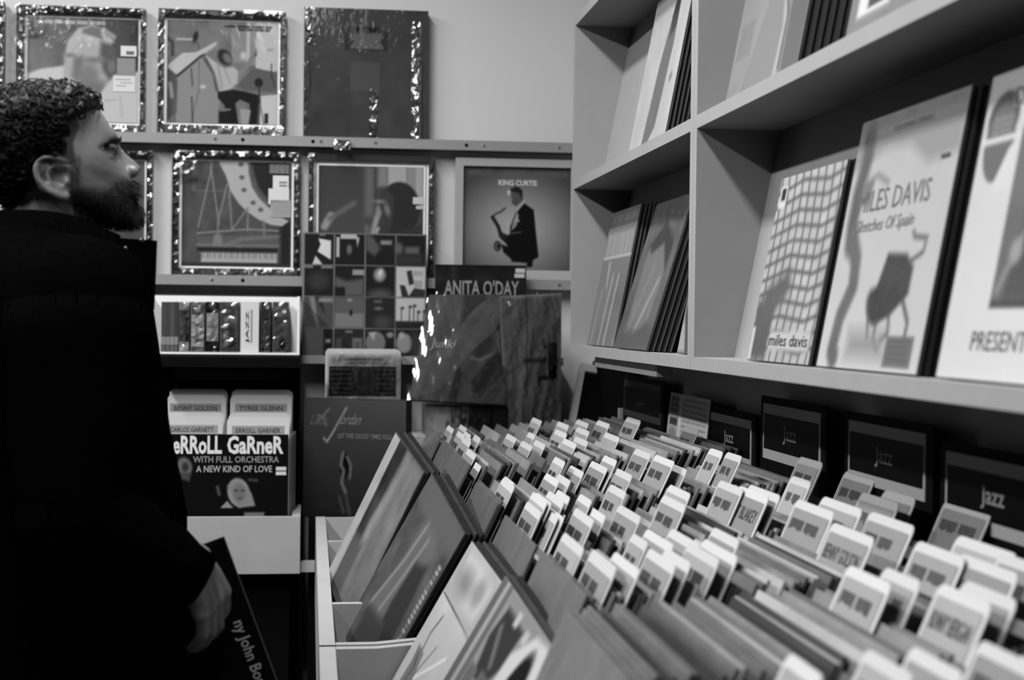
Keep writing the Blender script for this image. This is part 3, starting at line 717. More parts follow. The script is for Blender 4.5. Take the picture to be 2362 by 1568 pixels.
cr(1, 3, 0, 0, 1, 1, .70); cp(1, 3, [(.35, .15), (.52, .10), (.62, .55), (.45, .62)], .2); cp(1, 3, [(.12, .6), (.3, .62), (.45, 1), (.2, 1)], .2); cp(1, 3, [(.42, 1), (.62, .70), (1, .75), (1, 1)], .2); cr(1, 3, .56, .13, .92, .30, .60, .01); cr(1, 3, .62, .45, .9, .7, .58, .01)
cr(2, 0, 0, 0, 1, 1, .28); cp(2, 0, [(.2, 0), (.35, 0), (.5, 1), (.3, .5)], .5, .03); cp(2, 0, [(.4, 0), (.55, 0), (.7, .5)], .12, .03); cr(2, 0, .5, .03, .98, .16, .5, .02)
cr(2, 1, 0, 0, 1, .5, .34, .02); cr(2, 1, 0, .5, 1, 1, .44, .02); ce(2, 1, .56, .5, .06, .1, .15); cr(2, 1, .45, .05, .58, .12, .6, .02)
cr(2, 2, 0, 0, 1, 1, .17); ce(2, 2, .45, .35, .12, .05, .42, .02); cr(2, 2, .3, .08, .55, .16, .38, .02); ce(2, 2, .6, .8, .3, .2, .26, .05)
cr(2, 3, 0, 0, 1, .78, .70); cr(2, 3, 0, .76, 1, 1, .17, .02)
for a, b in ((.17, .3), (.45, .25), (.60, .22), (.74, .42), (.94, .40)): cr(2, 3, a, b, a + .035, .8, .24); ce(2, 3, a + .05, b + .03, .06, .05, .28)
cr(3, 0, 0, 0, .68, 1, .34, .02); cr(3, 0, .76, .35, .92, .45, .6, .02)
cr(3, 1, 0, 0, 1, 1, .17); cr(3, 1, .38, .05, .62, .12, .42, .01); cr(3, 1, .62, .30, .95, .75, .42, .02); cr(3, 1, .70, .4, .88, .7, .3, .03); cr(3, 1, .05, .3, .25, .8, .30, .03)
ce(3, 2, .36, .45, .34, .38, .42, .015); cp(3, 2, [(.1, .1), (.36, .1), (.3, .35)], .62, .02); ce(3, 2, .86, .18, .12, .09, .5, .02)
ce(3, 3, .3, .45, .28, .32, .52, .02); ce(3, 3, .2, .2, .1, .12, .6, .02); cr(3, 3, .55, .1, 1, .9, .22, .05)
A.rect(0, .0, .012, 1, .5, .006)
M, w, h = wrect(697, 538, 983, 815, 0.092); tr = M.translation.copy(); h += tr.z - Z3 - .0005; tr.z = Z3 + .0005; M.translation = tr
sleeve('record_sleeve', 'record whose cover is a grid of sixteen small pictures', 'record', M @ Matrix.Translation((0, -0.082, 0)), w, h, 0.009, A, edge=.4, cover=M_WRAP)
A = Art(50, .13).mottle(.02, 6, 8).rect(.18, 0, .22, 1, .2, .1)
M, w, h = wrect(1003, 611, 1213, 818, 0.105); tr = M.translation.copy(); h += tr.z - Z3 - .0005; tr.z = Z3 + .0005; M.translation = tr
T = sleeve('record_sleeve', 'black small record lettered Anita O\'Day, behind the bagged records', 'record', M @ Matrix.Translation((0, -0.098, 0)), w, h, 0.006, A, edge=.1, cover=M_WRAP,
       texts=[("ANITA O'DAY", .10, .92, .155, .315, .55, {'bold': .015})], stickers=[(.88, .985, .03, .075, .72), (.87, .98, .085, .125, .72)])

# ------------------------------------------------------------------ left: box sets in a white tray over a dark cabinet
YC = 4.03
def yrect(x0, y0, x1, y1, Y):
    p = [at_Y(x, y, Y) for x, y in ((x0, y0), (x1, y0), (x0, y1), (x1, y1))]
    return (p[0].x + p[2].x) / 2, (p[1].x + p[3].x) / 2, (p[2].z + p[3].z) / 2, (p[0].z + p[1].z) / 2
xa, xb, za, zb = yrect(330, 681, 691, 817, YC)
T = thing('display_tray', 'open white tray holding disc box sets below the wall ledge', 'tray', Matrix.Translation((xa, YC, za)))
Wt, Ht = xb - xa, zb - za
MB().box(0, Wt, 0.155, 0.163, 0, Ht).build('back_panel', M_WHITE, T)
MB().box(Wt - 0.006, Wt, 0, 0.1547, 0, Ht).build('side_panel', M_WHITE, T)
MB().box(0, 0.006, 0, 0.1547, 0, Ht).build('side_panel', M_WHITE, T)
MB().box(0.0063, Wt - 0.0063, 0, 0.1547, 0, 0.005).build('tray_floor', M_WHITE, T)
BX = [(372, 382, .27, 4), (382, 392, .25, 4), (392, 402, .30, 4), (402, 411, .24, 4), (412.5, 437, .40, 0), (440, 472, .45, 1), (475, 504.5, .14, 2), (508, 549.5, .42, 3), (555, 597, .80, 5), (601, 625, .28, 6), (629, 665, .40, 7)]
BL = ['thin dark disc case, leftmost in the white tray', 'thin dark disc case, second in the white tray', 'thin dark disc case, third in the white tray', 'thin dark disc case beside the grey box set', 'grey mottled box set with white foot in the white tray',
      'box set with tall white label and portrait in the white tray', 'black box set with a white label in the white tray', 'broad grey glinting box set in the white tray', 'white box set lettered JAZZ up its spine', 'narrow dark grey box set beside the white one', 'grey box set with a black disc print, rightmost in the tray']
for k, (x0, x1, tn, sty) in enumerate(BX):
    a, b, z0, z1 = yrect(x0, 696, x1, 814.5, YC + 0.012); z0 = za + 0.0055
    T = thing('disc_box_set', BL[k], 'box set', Matrix.Translation(((a + b) / 2, YC + 0.012, z0)), 'box sets in the white tray'); w, h = b - a, z1 - z0
    MB().box(-w / 2, w / 2, 0.0, 0.13, 0, h, tn).build('case', M_WRAP, T)
    mb = MB()
    R = lambda c, d, e, f, v, q=0: mb.rect(-w / 2 + w * c, -w / 2 + w * d, h * (1 - f), h * (1 - e), -0.0006 - q * .0004, v)
    if sty == 4: R(.05, .95, .70, .86, .5); R(.2, .8, .87, .98, .36)
    if sty == 0: R(0, 1, 0, .16, .62); R(0.05, .95, .80, .99, .80); R(.45, .55, .88, .91, .4, 1); R(.6, .95, .3, .8, .25)
    if sty == 1: R(.05, .95, .26, .9, .82); R(.3, .55, .42, .8, .62, 1); R(.65, .85, .45, .65, .66, 1); R(.25, .7, .05, .2, .62)
    if sty == 2: R(.05, .97, .22, .78, .80); R(.4, .7, .35, .65, .66, 1); R(.3, .8, .05, .18, .30); R(.2, .9, .85, .95, .2)
    if sty == 3: R(.2, .45, .28, .95, .58); R(.55, .95, .28, .42, .55); R(.5, .9, .5, .9, .34)
    if sty == 5: letter(mb, 'JAZZ', -w / 2 + w * .28, -w / 2 + w * .50, h * .18, h * .82, -0.0012, .14, bold=.015, rot=90); R(.56, .64, .15, .8, .52, 1)
    if sty == 6: R(.25, .75, .3, .9, .33)
    if sty == 7: R(.1, .9, .1, .3, .55)
    if sty == 7:
        mb.add([(w * .18 + math.cos(i * .5236) * .011, -0.0012, h * .17 + math.sin(i * .5236) * .013) for i in range(12)], [tuple(range(12))], .05)
    mb.build('spine_print', M_WRAP, T)
    if k > 3 and k != 8: film_strip(T, -w / 2, w / 2, 0, h, -.0022, 4, 14, .004, 300 + k, fac=.07)
# cabinet: black board under the tray, black back, pale bin front
xl, xr = at_Y(352, 820, 3.9).x, at_Y(692, 820, 3.9).x
T = thing('bin_cabinet', 'black cabinet with a pale bin front, under the white tray', 'cabinet', Matrix.Translation((xl, 3.78, 0)))
Wc = xr - xl
MB().box(0, Wc, 0.0, 0.43, za - 0.026, za - 0.0008).build('top_board', M_BLACK, T)
MB().box(0, Wc, 0.415, 0.43, 0, za - 0.0263).build('back_board', M_BLACK, T)
MB().box(0, 0.015, 0.22, 0.4147, 0, za - 0.0263).build('side_board', M_BLACK, T)
MB().box(Wc - 0.015, Wc, 0.22, 0.4147, 0, za - 0.0263).build('side_board', M_BLACK, T)
p0, p1, q0, q1 = yrect(372, 1193, 692, 1324, 3.74)
MB().box(p0 - xl, p1 - xl, -0.04, -0.02, q0, q1).build('bin_front', M_BIN, T)
MB().box(p1 - xl + 0.0003, p1 - xl + 0.036, -0.02, 0.015, q0, q0 + .024).build('side_ledge', M_BIN, T)
MB().box(p1 - xl - 0.02, p1 - xl, -0.0197, 0.2197, q0, q1).build('bin_side', M_BIN, T)
MB().box(p0 - xl, p0 - xl + 0.02, -0.0197, 0.2197, q0, q1).build('bin_side', M_BIN, T)
MB().box(p0 - xl + 0.0203, p1 - xl - 0.0203, -0.0197, 0.2197, q0, q0 + 0.02).build('bin_base', M_BIN, T)
MB().box(0.02, Wc - 0.02, 0.02, 0.21, 0, q0 - 0.0003).build('plinth', M_BLACK, T)
zbin = q0 + 0.0203
# the dim sign at its back
def sign(label, M, w, h, back, word='Jazz', tone=.45, inner=.03, lett=.55, margin=(.02, .02)):
    T = thing('genre_sign', label, 'sign', M, 'dark genre signs')
    MB().box(-w / 2 - margin[0], w / 2 + margin[1], 0.002, 0.006, -back, h + .012).build('backing_board', mat('sign_backing', .05, rough=.8, spec=.1), T)
    mb = MB().box(-w / 2, w / 2, 0, 0.0017, 0, h, tone)
    b = h * .18; s = w * .022
    mb.rect(-w / 2 + s, w / 2 - s, b, h - b, -0.0005, inner)
    letter(mb, word, -w * .115, w * .115, h * .33, h * .66, -0.001, lett, bold=.01)
    mb.build('sign_print', M_PAPER, T)
    return T
a, b, z0, z1 = yrect(404, 852, 662, 985, 4.17)
sign('dark Jazz sign at the back of the cabinet, over white tabs', frame(((a + b) / 2, 4.165, z0), (1, 0, 0), UPZ), b - a, z1 - z0, .1, tone=.40)
# records and tabs of the small bin
def leanB(x, y, z, lean):
    a = math.radians(lean); return frame((x, y, z), (1, 0, 0), (0, math.sin(a), math.cos(a)))
xg = (at_Y(374, 995, 3.83).x + at_Y(661, 995, 3.83).x) / 2
A = Art(130, .035)
A.ell(.20, .25, .055, .075, .36, .02, -20).ell(.205, .255, .025, .035, .18, .02).poly([(.16, .30), (.25, .30), (.24, .37), (.18, .35)], .25, .02)
A.ell(.62, .455, .085, .115, .52, .015, -15).poly([(.53, .40), (.62, .35), (.72, .46), (.75, .56), (.62, .575)], .47, .015).ell(.625, .46, .05, .07, .40, .03).ell(.60, .44, .013, .008, .18, .01).ell(.65, .44, .013, .008, .18, .01).ell(.63, .50, .02, .008, .28, .01).poly([(.48, .575), (.53, .52), (.58, .575)], .5, .01).line([(.455, .41), (.47, .47)], .02, .32, .02).line([(.70, .355), (.76, .36)], .02, .26, .02)
A.rect(.665, .61, .82, .72, .42, .015).rect(.68, .65, .80, .72, .25, .03)
lean = 7
G0 = sleeve('record_sleeve', 'black record lettered Erroll Garner at the front of the small bin', 'record', leanB(xg, 3.772, zbin + .002, lean), .315, .315, .004, A, edge=.08, cover=M_COVER,
       texts=[('eRRoLL', .108, .485, .012, .155, .80, {'bold': .03}), ('GaRneR', .526, .962, .012, .155, .80, {'bold': .03}), ('WITH FULL ORCHESTRA', .265, .927, .172, .222, .52, {'bold': .01}), ('A NEW KIND OF LOVE', .29, .875, .245, .297, .62, {'bold': .012})],
       stickers=[(.905, .985, .255, .283, .75), (.905, .985, .292, .32, .75)])
for k in range(9):
    o = MB().box(-.1575, .1575, -.004, 0, 0, .315, .5 - .03 * (k % 3)).build('record_sleeve', M_EDGE, None, leanB(xg + .004 + .0016 * k, 3.785 + .0125 * k, zbin + .002, lean - .2 * k))
    tag(o, 'grey record, %s behind the Erroll Garner record in the small bin' % ORD[k], 'record', 'records behind the front one in the small bin')
TB = [(0, 'ERROLL GARNER', 'right', 0, .358, 0), (0, 'CARLOS GARNETT', 'left', 1, .359, 0), (1, '', 'right', 2, .366, 0), (1, '', 'left', 3, .366, 0), (2, 'TYREE GLENN', 'right', 4, .410, 0), (2, 'BENNY GOLSON', 'left', 5, .409, 0), (3, '', 'right', 6, .422, 0), (3, '', 'left', 7, .422, 0)]
LBT = ['white tab card lettered Erroll Garner, right half of the small bin', 'white tab card lettered Garnett, left half of the small bin', 'blank white tab card behind the Erroll Garner one', 'blank white tab card behind the Garnett one',
       'white tab card with a grey label, second row right in the small bin', 'white tab card with a grey label, second row left in the small bin', 'rearmost white tab card on the right of the small bin', 'rearmost white tab card on the left of the small bin']
for q, (row, word, sd, k, tall, _) in enumerate(TB):
    x0, x1 = (.002, .155) if sd == 'right' else (-.160, -.010)
    b = .30
    pts = [(-.155, 0), (.155, 0)] + rounded(x0, x1, b, tall, .014, ('tl', 'tr'))[1:] + [(x0, b)] + ([(-.155, b)] if sd == 'right' else [])
    if sd == 'left': pts = [(-.155, 0), (.155, 0), (.155, b)] + rounded(-.155, x1, b, tall, .014, ('tl', 'tr'))[1:][:-1] + [(-.155, b)]
    Mx = leanB(xg + .004 + .0012 * k, 3.7785 + .0125 * k + (0.0 if q % 2 else .0025), zbin + .002, lean - .2 * k)
    T = MB().prism(pts, -.0011, 0, .9).build('divider_card', M_CARD, None, Mx)
    if word:
        lb = MB().box(x0 + .012, x1 - .012, -.0017, -.0012, tall - .042, tall - .0225, .55)
        letter(lb, word, x0 + .022, x1 - .022, tall - .040, tall - .028, -.0021, .17, bold=.012)
        lb.build('name_label', M_PAPER, T)
    tag(T, LBT[q], 'divider card', 'tab cards in the small bin')
# ------------------------------------------------------------------ table and things standing at the back of the bins
TZ = 1.118
T = thing('back_table', 'pale topped table along the back wall behind the bins', 'table', Matrix.Translation((0.0, 3.955, 0)))
MB().box(0.0, 0.805, 0, 0.255, TZ - 0.025, TZ).build('table_top', M_BIN, T)
MB().box(0.01, 0.795, 0.02, 0.24, 0, TZ - 0.0253).build('table_body', M_BLACK, T)
T = MB().box(0.0, 0.5, 0, 0.145, 0, 0.92).build('low_bench', M_BLACK, None, Matrix.Translation((0.0, 3.805, 0)))
tag(T, 'low black bench between the far bin and the back table', 'bench')

def quad_map(o, P):
    """bend a unit-square mesh (x 0..1, z 0..1) onto four room points TL, TR, BR, BL; y stays as offset along the normal"""
    TL, TR, BR, BL = [Vector(p) for p in P]
    n = (TR - BL).cross(TL - BL).normalized()
    if n.y > 0: n = -n
    for v in o.data.vertices:
        x, y, z = v.co
        v.co = (BL * (1 - x) + BR * x) * (1 - z) + (TL * (1 - x) + TR * x) * z - n * y
    o.data.update()
def bagged(name, label, cat, P, art, t, texts=(), film=M_FILMC, over=(.02, .02, .02, .02), cover=M_COVER):
    c = (Vector(P[2]) + Vector(P[3])) / 2
    T = thing(name, label, cat, Matrix.Translation(c))
    Q = [Vector(p) - c for p in P]
    o = MB().box(0, 1, -t, 0, 0, 1, .25).build('board_sleeve', M_EDGE, T); quad_map(o, Q)
    o = art.build('printed_cover', .002, .998, .002, .998, -t - .0006, cover, T, bulge=.004); quad_map(o, Q)
    if texts:
        mb = MB()
        for (s, x0, x1, y0, y1, tone, *k) in texts: letter(mb, s, x0, x1, 1 - y1, 1 - y0, -t - .0058, tone, **(k[0] if k else {}))
        o = mb.build('lettering', M_PAPER, T); quad_map(o, Q)
    f = Art(30, .5); r = np.random.default_rng(3)
    o = f.build('plastic_bag', -over[0], 1 + over[1], -over[2], 1 + over[3], -t - .009, film, T, bulge=.006)
    for v in o.data.vertices:
        v.co.y += .0016 * math.sin(37 * v.co.x + 9 * v.co.z) * math.sin(5 + 11 * v.co.z + 23 * v.co.x * v.co.z)
    quad_map(o, Q)
    return T
# bagged record, leaning
P = [at_Y(992, 684, 4.12), at_Y(1172, 682, 4.10), at_Y(1166, 936, 3.97), at_Y(944, 925, 3.97)]
A = Art(100, .27).grad(.02, -.03, .03, -.01).mottle(.012, 7, 9)
A.rect(.44, 0, .72, .45, .20, .06).poly([(.45, .62), (.52, .75), (.48, 1), (.40, .98), (.44, .78)], .15, .03).poly([(.62, .82), (.80, .60), (.97, .50), (.97, .72), (.78, .90), (.66, .92)], .15, .03).ell(.86, .30, .08, .04, .17, .05).poly([(.60, .50), (.70, .35), (.86, .42), (.84, .58), (.66, .62)], .19, .06).line([(.60, .60), (.70, .62), (.84, .56)], .02, .42, .03).line([(.72, .95), (.92, .70)], .03, .18, .03)
bagged('bagged_record', 'dark record in a clear glinting bag, standing on the row of boxes', 'record', P, A, .010, texts=[('Junkin', .13, .47, .44, .545, .62, {'shear': .05})])
# large grey bag to its right
P = [at_Y(1150, 684, 4.02), at_Y(1293, 676, 4.02), at_Y(1292, 985, 4.0), at_Y(1166, 985, 4.0)]
for p in (P[2], P[3]): p.z = TZ + 0.012
A = Art(100, .46).mottle(.012, 8, 10).rect(.15, .0, .18, 1, .40, .02).rect(.0, 0, .14, 1, .41, .03).rect(.42, .0, .44, .35, .24, .02).rect(.40, .35, .42, 1, .27, .012).rect(.44, 0, 1, 1, .43, .02)
A.rect(.78, .36, .93, .62, .06, .02).rect(.60, .60, .88, .63, .15, .012).rect(.60, .62, .63, .67, .2, .02).rect(.35, .47, .75, .50, .18, .03).line([(.70, .34), (.72, .39), (.88, .40)], .02, .16, .02)
bagged('bagged_record', 'large grey record bag with a black mark, standing on the back table', 'record', P, A, .014, film=film_mat('crinkled_clear_film_heavy', 0.03, 0.08, 1.0, 34, (1, 1, 0.45)), over=(.015, .015, 0, .01))
# row of small boxes
for (x0, x1, y0, y1, Y, tn, lab, pr) in ((982, 1041, 934, 1003, 3.99, .42, 'grey small box with a faded print, left of the row under the bagged record', 1), (1043, 1081, 936, 1003, 3.985, .26, 'patterned small box second in the row under the bagged record', 2),
                                   (1083, 1132, 938, 1003, 3.985, .10, 'dark glinting small box third in the row under the bagged record', 0), (1135, 1171, 939, 1003, 3.98, .07, 'black upright small box at the right of the row', 3)):
    a, b, z0, z1 = yrect(x0, y0, x1, y1, Y)
    T = thing('small_box', lab, 'box', Matrix.Translation(((a + b) / 2, Y, TZ + .0005)), 'small boxes on the back table'); w, h = b - a, z1 - TZ
    MB().box(-w / 2, w / 2, 0, .14, 0, h, tn).build('case', M_WRAP, T)
    A = Art(24, tn)
    if pr == 1: A.mottle(.05, 4, 1).rect(.3, .3, .9, .9, .5, .1).ell(.85, .7, .07, .2, .25, .05)
    if pr == 2: A.mottle(.10, 5, 2)
    if pr == 0: A.mottle(.03, 6, 3)
    if pr == 3: A.rect(.08, .08, .92, .92, .10, .05)
    A.build('printed_front', -w / 2, w / 2, 0, h, -.0006, M_WRAP, T)
# louvred box
a, b, z0, z1 = yrect(750, 806, 924, 1003, 4.05)
T = thing('louvred_box', 'pale box with dark louvres wrapped in clear film', 'box', Matrix.Translation(((a + b) / 2, 4.05, TZ + .0005))); w, h = b - a, z1 - TZ
pc = 850.0
MB().prism(rounded(-w / 2, w / 2, 0, h, .012), 0, .09, .8).build('body', mat('pale_plastic_box', .74, rough=.45), T)
zz = lambda py: h * (1 - (py - 806) / (1003 - 806))
xx = lambda px: -w / 2 + w * (px - 750) / 174
MB().box(xx(758), xx(913), -.0015, -.0003, zz(915), zz(846), .1).build('dark_front', mat('louvre_dark', .09, rough=.5, coat=.4), T)
for k in range(6):
    z = zz(851.5 + k * 11.2)
    for x0, x1 in ((761, 811), (862, 910)):
        o = MB().add([(xx(x0), -.0018, z - .0045), (xx(x1), -.0018, z - .0045), (xx(x1), -.0018, z + .001), (xx(x0), -.0018, z + .001), (xx(x0), -.008, z - .0045), (xx(x1), -.008, z - .0045)], [(0, 1, 5, 4), (4, 5, 2, 3), (0, 4, 3), (1, 2, 5), (3, 2, 1, 0)], .2).build('slat', mat('louvre_slat', .24, rough=.45, coat=.3), T)
A = Art(24, .7); A.words(.12, .88, .25, .5, .4, 9, .05, 4).words(.2, .8, .6, .8, .5, 7, .05, 5)
A.build('lettered_band', xx(780), xx(895), zz(845), zz(820), -.0006, M_PAPER, T)
f = Art(20, .5); f.build('clear_film', xx(751), xx(923), zz(925), zz(808), -.0105, film_mat('crinkled_clear_film_light', 0.02, 0.06, 1.0, 40, (1, 1, 0.6)), T)
# dark record leaning at the end of the far bin
pa = at_Y(716, 936, 3.905); pb = at_Y(950, 944, 3.80)
xv = (pb - pa); xv.z = 0
A = Art(90, .17).grad(.02, .05, .05, -.09)
A.poly([(.36, .52), (.42, .44), (.45, .60), (.40, .68), (.36, .60)], .03, .02).line([(.39, .45), (.37, .55), (.40, .60), (.38, .70), (.42, .78)], .03, .34, .015).line([(.43, .48), (.47, .55), (.46, .66)], .02, .36, .015).line([(.36, .82), (.40, .95)], .02, .25, .02).line([(.42, .8), (.46, .96)], .03, .22, .02)
A.line([(.13, .20), (.18, .15), (.25, .08)], .018, .36, .01).line([(.14, .14), (.20, .16), (.22, .22)], .02, .36, .012).line([(.42, .07), (.30, .26), (.23, .36), (.20, .33)], .02, .46, .01)
T = sleeve('record_sleeve', 'dark record lettered Louis Jordan leaning at the end of the far bin', 'record', frame((pa + pb) / 2 + Vector((0, 0.0, 0)) + Vector((0, 0, .9215 - (pa.z + pb.z) / 2)), xv, UPZ), max(.262, xv.length), .30, .042, A, edge=.16, cover=M_COVER,
       texts=[('LET THE GOOD TIMES ROLL', .34, .88, .285, .325, .42, {'bold': .01}), ('Louis', .08, .24, .13, .22, .33, {'shear': .25}), ('Jordan', .34, .56, .12, .24, .44, {'shear': .3})])
# framed blackboard at the right
P = [at_Y(1336, 844, 4.16), at_Y(1398, 856, 4.16), at_Y(1392, 988, 4.03), at_Y(1303, 985, 4.03)]
for p in (P[2], P[3]): p.z = TZ + .001
c = (P[2] + P[3]) / 2
T = thing('framed_blackboard', 'pale framed blackboard leaning under the wall shelf', 'blackboard', Matrix.Translation(c)); Q = [p - c for p in P]
o = MB().box(.02, .98, -.006, 0, .02, .98, .05).build('black_panel', mat('blackboard', .03, rough=.9, spec=.05), T); quad_map(o, Q)
for x0, x1, z0, z1 in ((0, .20, 0, .89), (.975, 1, 0, .89), (0, 1, .8905, 1.0), (.2005, .9745, 0, .06)):
    o = MB().box(x0, x1, -.018, -.0063, z0, z1, .7).build('frame_bar', M_BIN, T); quad_map(o, Q)

T = thing('black_panel', 'black sheet added as shade along the right wall beyond the far bin', 'panel', Matrix.Translation((.788, 3.62, TZ + .001)))
MB().box(0, .014, 0, .56, 0, 1.315 - TZ).build('board', mat('blackboard', .03), T)  # black sheet added to stand for deep shade on this wall
MB().box(-.004, -.0003, 0, .56, 1.300 - TZ, 1.312 - TZ).build('dim_edge_strip', mat('dim_strip', .22, rough=.7), T)
# ------------------------------------------------------------------ Jazz signs against the wall under the shelf
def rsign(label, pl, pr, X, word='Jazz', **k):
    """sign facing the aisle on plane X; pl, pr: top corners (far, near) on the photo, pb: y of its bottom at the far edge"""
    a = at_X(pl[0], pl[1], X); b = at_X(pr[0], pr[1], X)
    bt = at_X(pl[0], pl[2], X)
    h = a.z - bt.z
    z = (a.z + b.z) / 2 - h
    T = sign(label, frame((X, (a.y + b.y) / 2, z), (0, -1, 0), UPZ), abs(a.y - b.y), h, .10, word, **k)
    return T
XG = .772
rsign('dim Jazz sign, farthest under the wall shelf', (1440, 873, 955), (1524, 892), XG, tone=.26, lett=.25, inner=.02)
rsign('Jazz sign behind the newsprint card', (1636, 953, 1052), (1733, 966), XG, tone=.72)
rsign('Jazz sign with the lone divider card standing before it', (1761, 929, 1055), (1893, 953), XG, tone=.72)
rsign('large Jazz sign, second nearest to the camera', (1958, 965, 1103), (2135, 1004), XG, tone=.72, lett=.60)
rsign('largest Jazz sign, nearest to the camera and cut by the view', (2182, 1036, 1200), (2420, 1092), XG, tone=.74, lett=.62)
# newsprint card
a = at_X(1537, 905, .762); b = at_X(1628, 920, .762); c = at_X(1537, 990, .762); h = a.z - c.z + .05
A = Art(60, .84).rect(.0, 0, .30, 1, .76, .02).rect(.28, .0, .33, 1, .92, .01)
for k in range(9): A.words(.36, .96, .06 + k * .085, .10 + k * .085, .62, 5, .02, 60 + k)
for k in range(3): A.words(.04, .26, .06 + k * .09, .13 + k * .09, .33, 3, .02, 80 + k)
A.rect(.05, .40, .25, .52, .28, .03).ell(.14, .66, .10, .10, .62, .03).poly([(.06, .74), (.24, .72), (.22, .96), (.04, .94)], .30, .03)
T = thing('newsprint_card', 'grey newsprint card of small print standing beside the far Jazz sign', 'card', frame(((a.x + c.x) / 2, (a.y + b.y) / 2, c.z - .05 + (b.z - a.z) / 2), (0, -1, 0), (math.sin(.1), 0, math.cos(.1))))
w = a.y - b.y
MB().box(-w / 2, w / 2, -.002, 0, 0, h, .5).build('card_board', M_PAPER, T)
A.build('printed_face', -w / 2, w / 2, 0, h, -.0026, M_PAPER, T)
# ------------------------------------------------------------------ face-out records in the wall shelves
LS = 10.6
def shelf_rec(label, pl, pr, base, art, X=.637, n=0, texts=(), stickers=(), edge=.3, size=.315, behind=.16, cat='record', cover=M_SHELFC, step=.0085, grp=None, w=None, lean=LS, edges=.34):
    """pl, pr: photo x of the bottom corners (far, near) of the front cover"""
    zb = ZB1 if base == 'low' else ZM1
    ya = at_X(pl, 790 if base == 'low' else 280, X).y; yb = at_X(pr, 790 if base == 'low' else 280, X).y
    w = w or abs(ya - yb)
    y = (ya + yb) / 2
    a = math.radians(lean); zv = Vector((math.sin(a), 0, math.cos(a)))
    M = frame((X + .004, y, zb + .0012), (0, -1, 0), zv)
    T = sleeve('record_sleeve', label, cat, M, w, size, .004, art, 'face-out records in the wall shelf', edge, cover, texts, stickers)
    for k in range(n):
        mb = MB().box(-w / 2, w / 2, -.0036, 0, 0, size, .04); mb.t[3] = edges
        o = mb.build('record_sleeve', mat('stacked_sleeve', None, rough=.6, spec=.1), None, frame((X + .004 + .0060 * (k + 1), y - step * (k + 1) * (1 + .12 * math.sin(3.1 * k)), zb + .0012), (0, -1, 0), zv))
        tag(o, '%s record stacked behind the %s' % (ORD[k], grp), 'record', 'records stacked behind the %s' % grp)
    return T
# near unit, lower tier
A = Art(90, .66).mottle(.02, 6, 20)
r = random.Random(4)
for k in range(9):
    x = .05 + k * .115; A.line([(x - .03, 0), (x + .02, .3), (x + .03, .6), (x - .02, 1)], .022, .34, .02)
for k in range(12):
    y = .06 + k * .08; A.line([(0, y + .03), (.4, y - .02), (.8, y + .01), (1, y - .02)], .02, .36, .02)
A.rect(0, .68, .30, 1, .34, .08).rect(0, .82, .05, 1, .75, .02).poly([(.1, .62), (.45, .52), (.5, .62), (.3, .75), (.1, .85)], .36, .08).rect(.03, .05, .14, .17, .78, .01).rect(.05, .06, .12, .13, .2, .01).rect(.32, .84, .96, .94, .70, .03)
shelf_rec('record with a wire grid pattern, lettered miles davis', 1721, 1869, 'low', A, n=4, size=.272, w=.276, edges=.10, grp='wire grid cover', texts=[('miles davis', .33, .93, .855, .915, .22, {'bold': .005})], step=.013)
A = Art(110, .64).grad(.03, .02, -.05, .05)
A.rect(0, 0, 1, .06, .46, .03).poly([(0, .06), (1, .05), (1, .22), (.75, .24), (.55, .15), (.3, .14), (.0, .2)], .50, .06)  # dark top band: shadow of the board above, painted into the print
A.line([(.12, .07), (.13, .16), (.10, .30), (.10, .42), (.12, .50)], .11, .34, .05).line([(.13, .48), (.22, .58), (.24, .68), (.16, .80), (.14, .93), (.17, .96)], .10, .37, .04).poly([(.14, .26), (.26, .24), (.24, .34), (.16, .36)], .42, .04).line([(.28, .24), (.40, .28)], .02, .45, .03)
A.poly([(.54, .56), (.72, .57), (.80, .62), (.80, .72), (.66, .80), (.52, .83), (.44, .78), (.50, .66)], .25, .025).ell(.50, .76, .09, .06, .24, .03, 30).line([(.76, .60), (.86, .57), (.87, .52), (.76, .51), (.74, .49)], .018, .34, .02).line([(.76, .74), (.84, .82), (.84, .92)], .022, .30, .02).line([(.55, .82), (.55, .88), (.60, .92)], .022, .30, .02).line([(.66, .80), (.68, .86), (.62, .89)], .02, .30, .02).line([(.46, .80), (.49, .88)], .02, .30, .02)
A.rect(.3, .86, .66, .95, .52, .10).rect(.68, .87, .93, .985, .40, .012)
for k in range(4): A.words(.71, .90, .885 + k * .022, .895 + k * .022, .34, 4, .012, k)
shelf_rec('pale record lettered Miles Davis Sketches Of Spain with a dark animal', 1884, 2115, 'low', A, n=4, edges=.22, grp='Sketches Of Spain cover', texts=[('MILES DAVIS', .13, .82, .30, .385, .40), ('Sketches Of Spain', .16, .72, .415, .48, .44, {'shear': .03}), ('COLUMBIA STEREO', .35, .72, .06, .08, .40)], stickers=[(.86, .93, .225, .24, .3)], step=.0105)
A = Art(110, .74).grad(-.02, .02, -.04, .04)
A.rect(.36, .20, 1, .77, .38, .012).poly([(.45, .75), (.55, .45), (.66, .30), (.9, .28), (1, .5), (1, .75)], .30, .05).line([(.40, .72), (.62, .45)], .03, .5, .03).rect(.36, .75, 1, .775, .28, .012).ell(.5, .6, .05, .04, .55, .03)
A.ell(.17, .155, .135, .09, .28, .015).ell(.17, .235, .13, .13, .36, .012).rect(0, .215, .36, .235, .74, .01).poly([(.27, .26), (.34, .23), (.34, .40), (.16, .40)], .74, .015)
for k in range(3): A.words(.09, .26, .15 + k * .022, .162 + k * .022, .48, 3, .012, 40 + k)
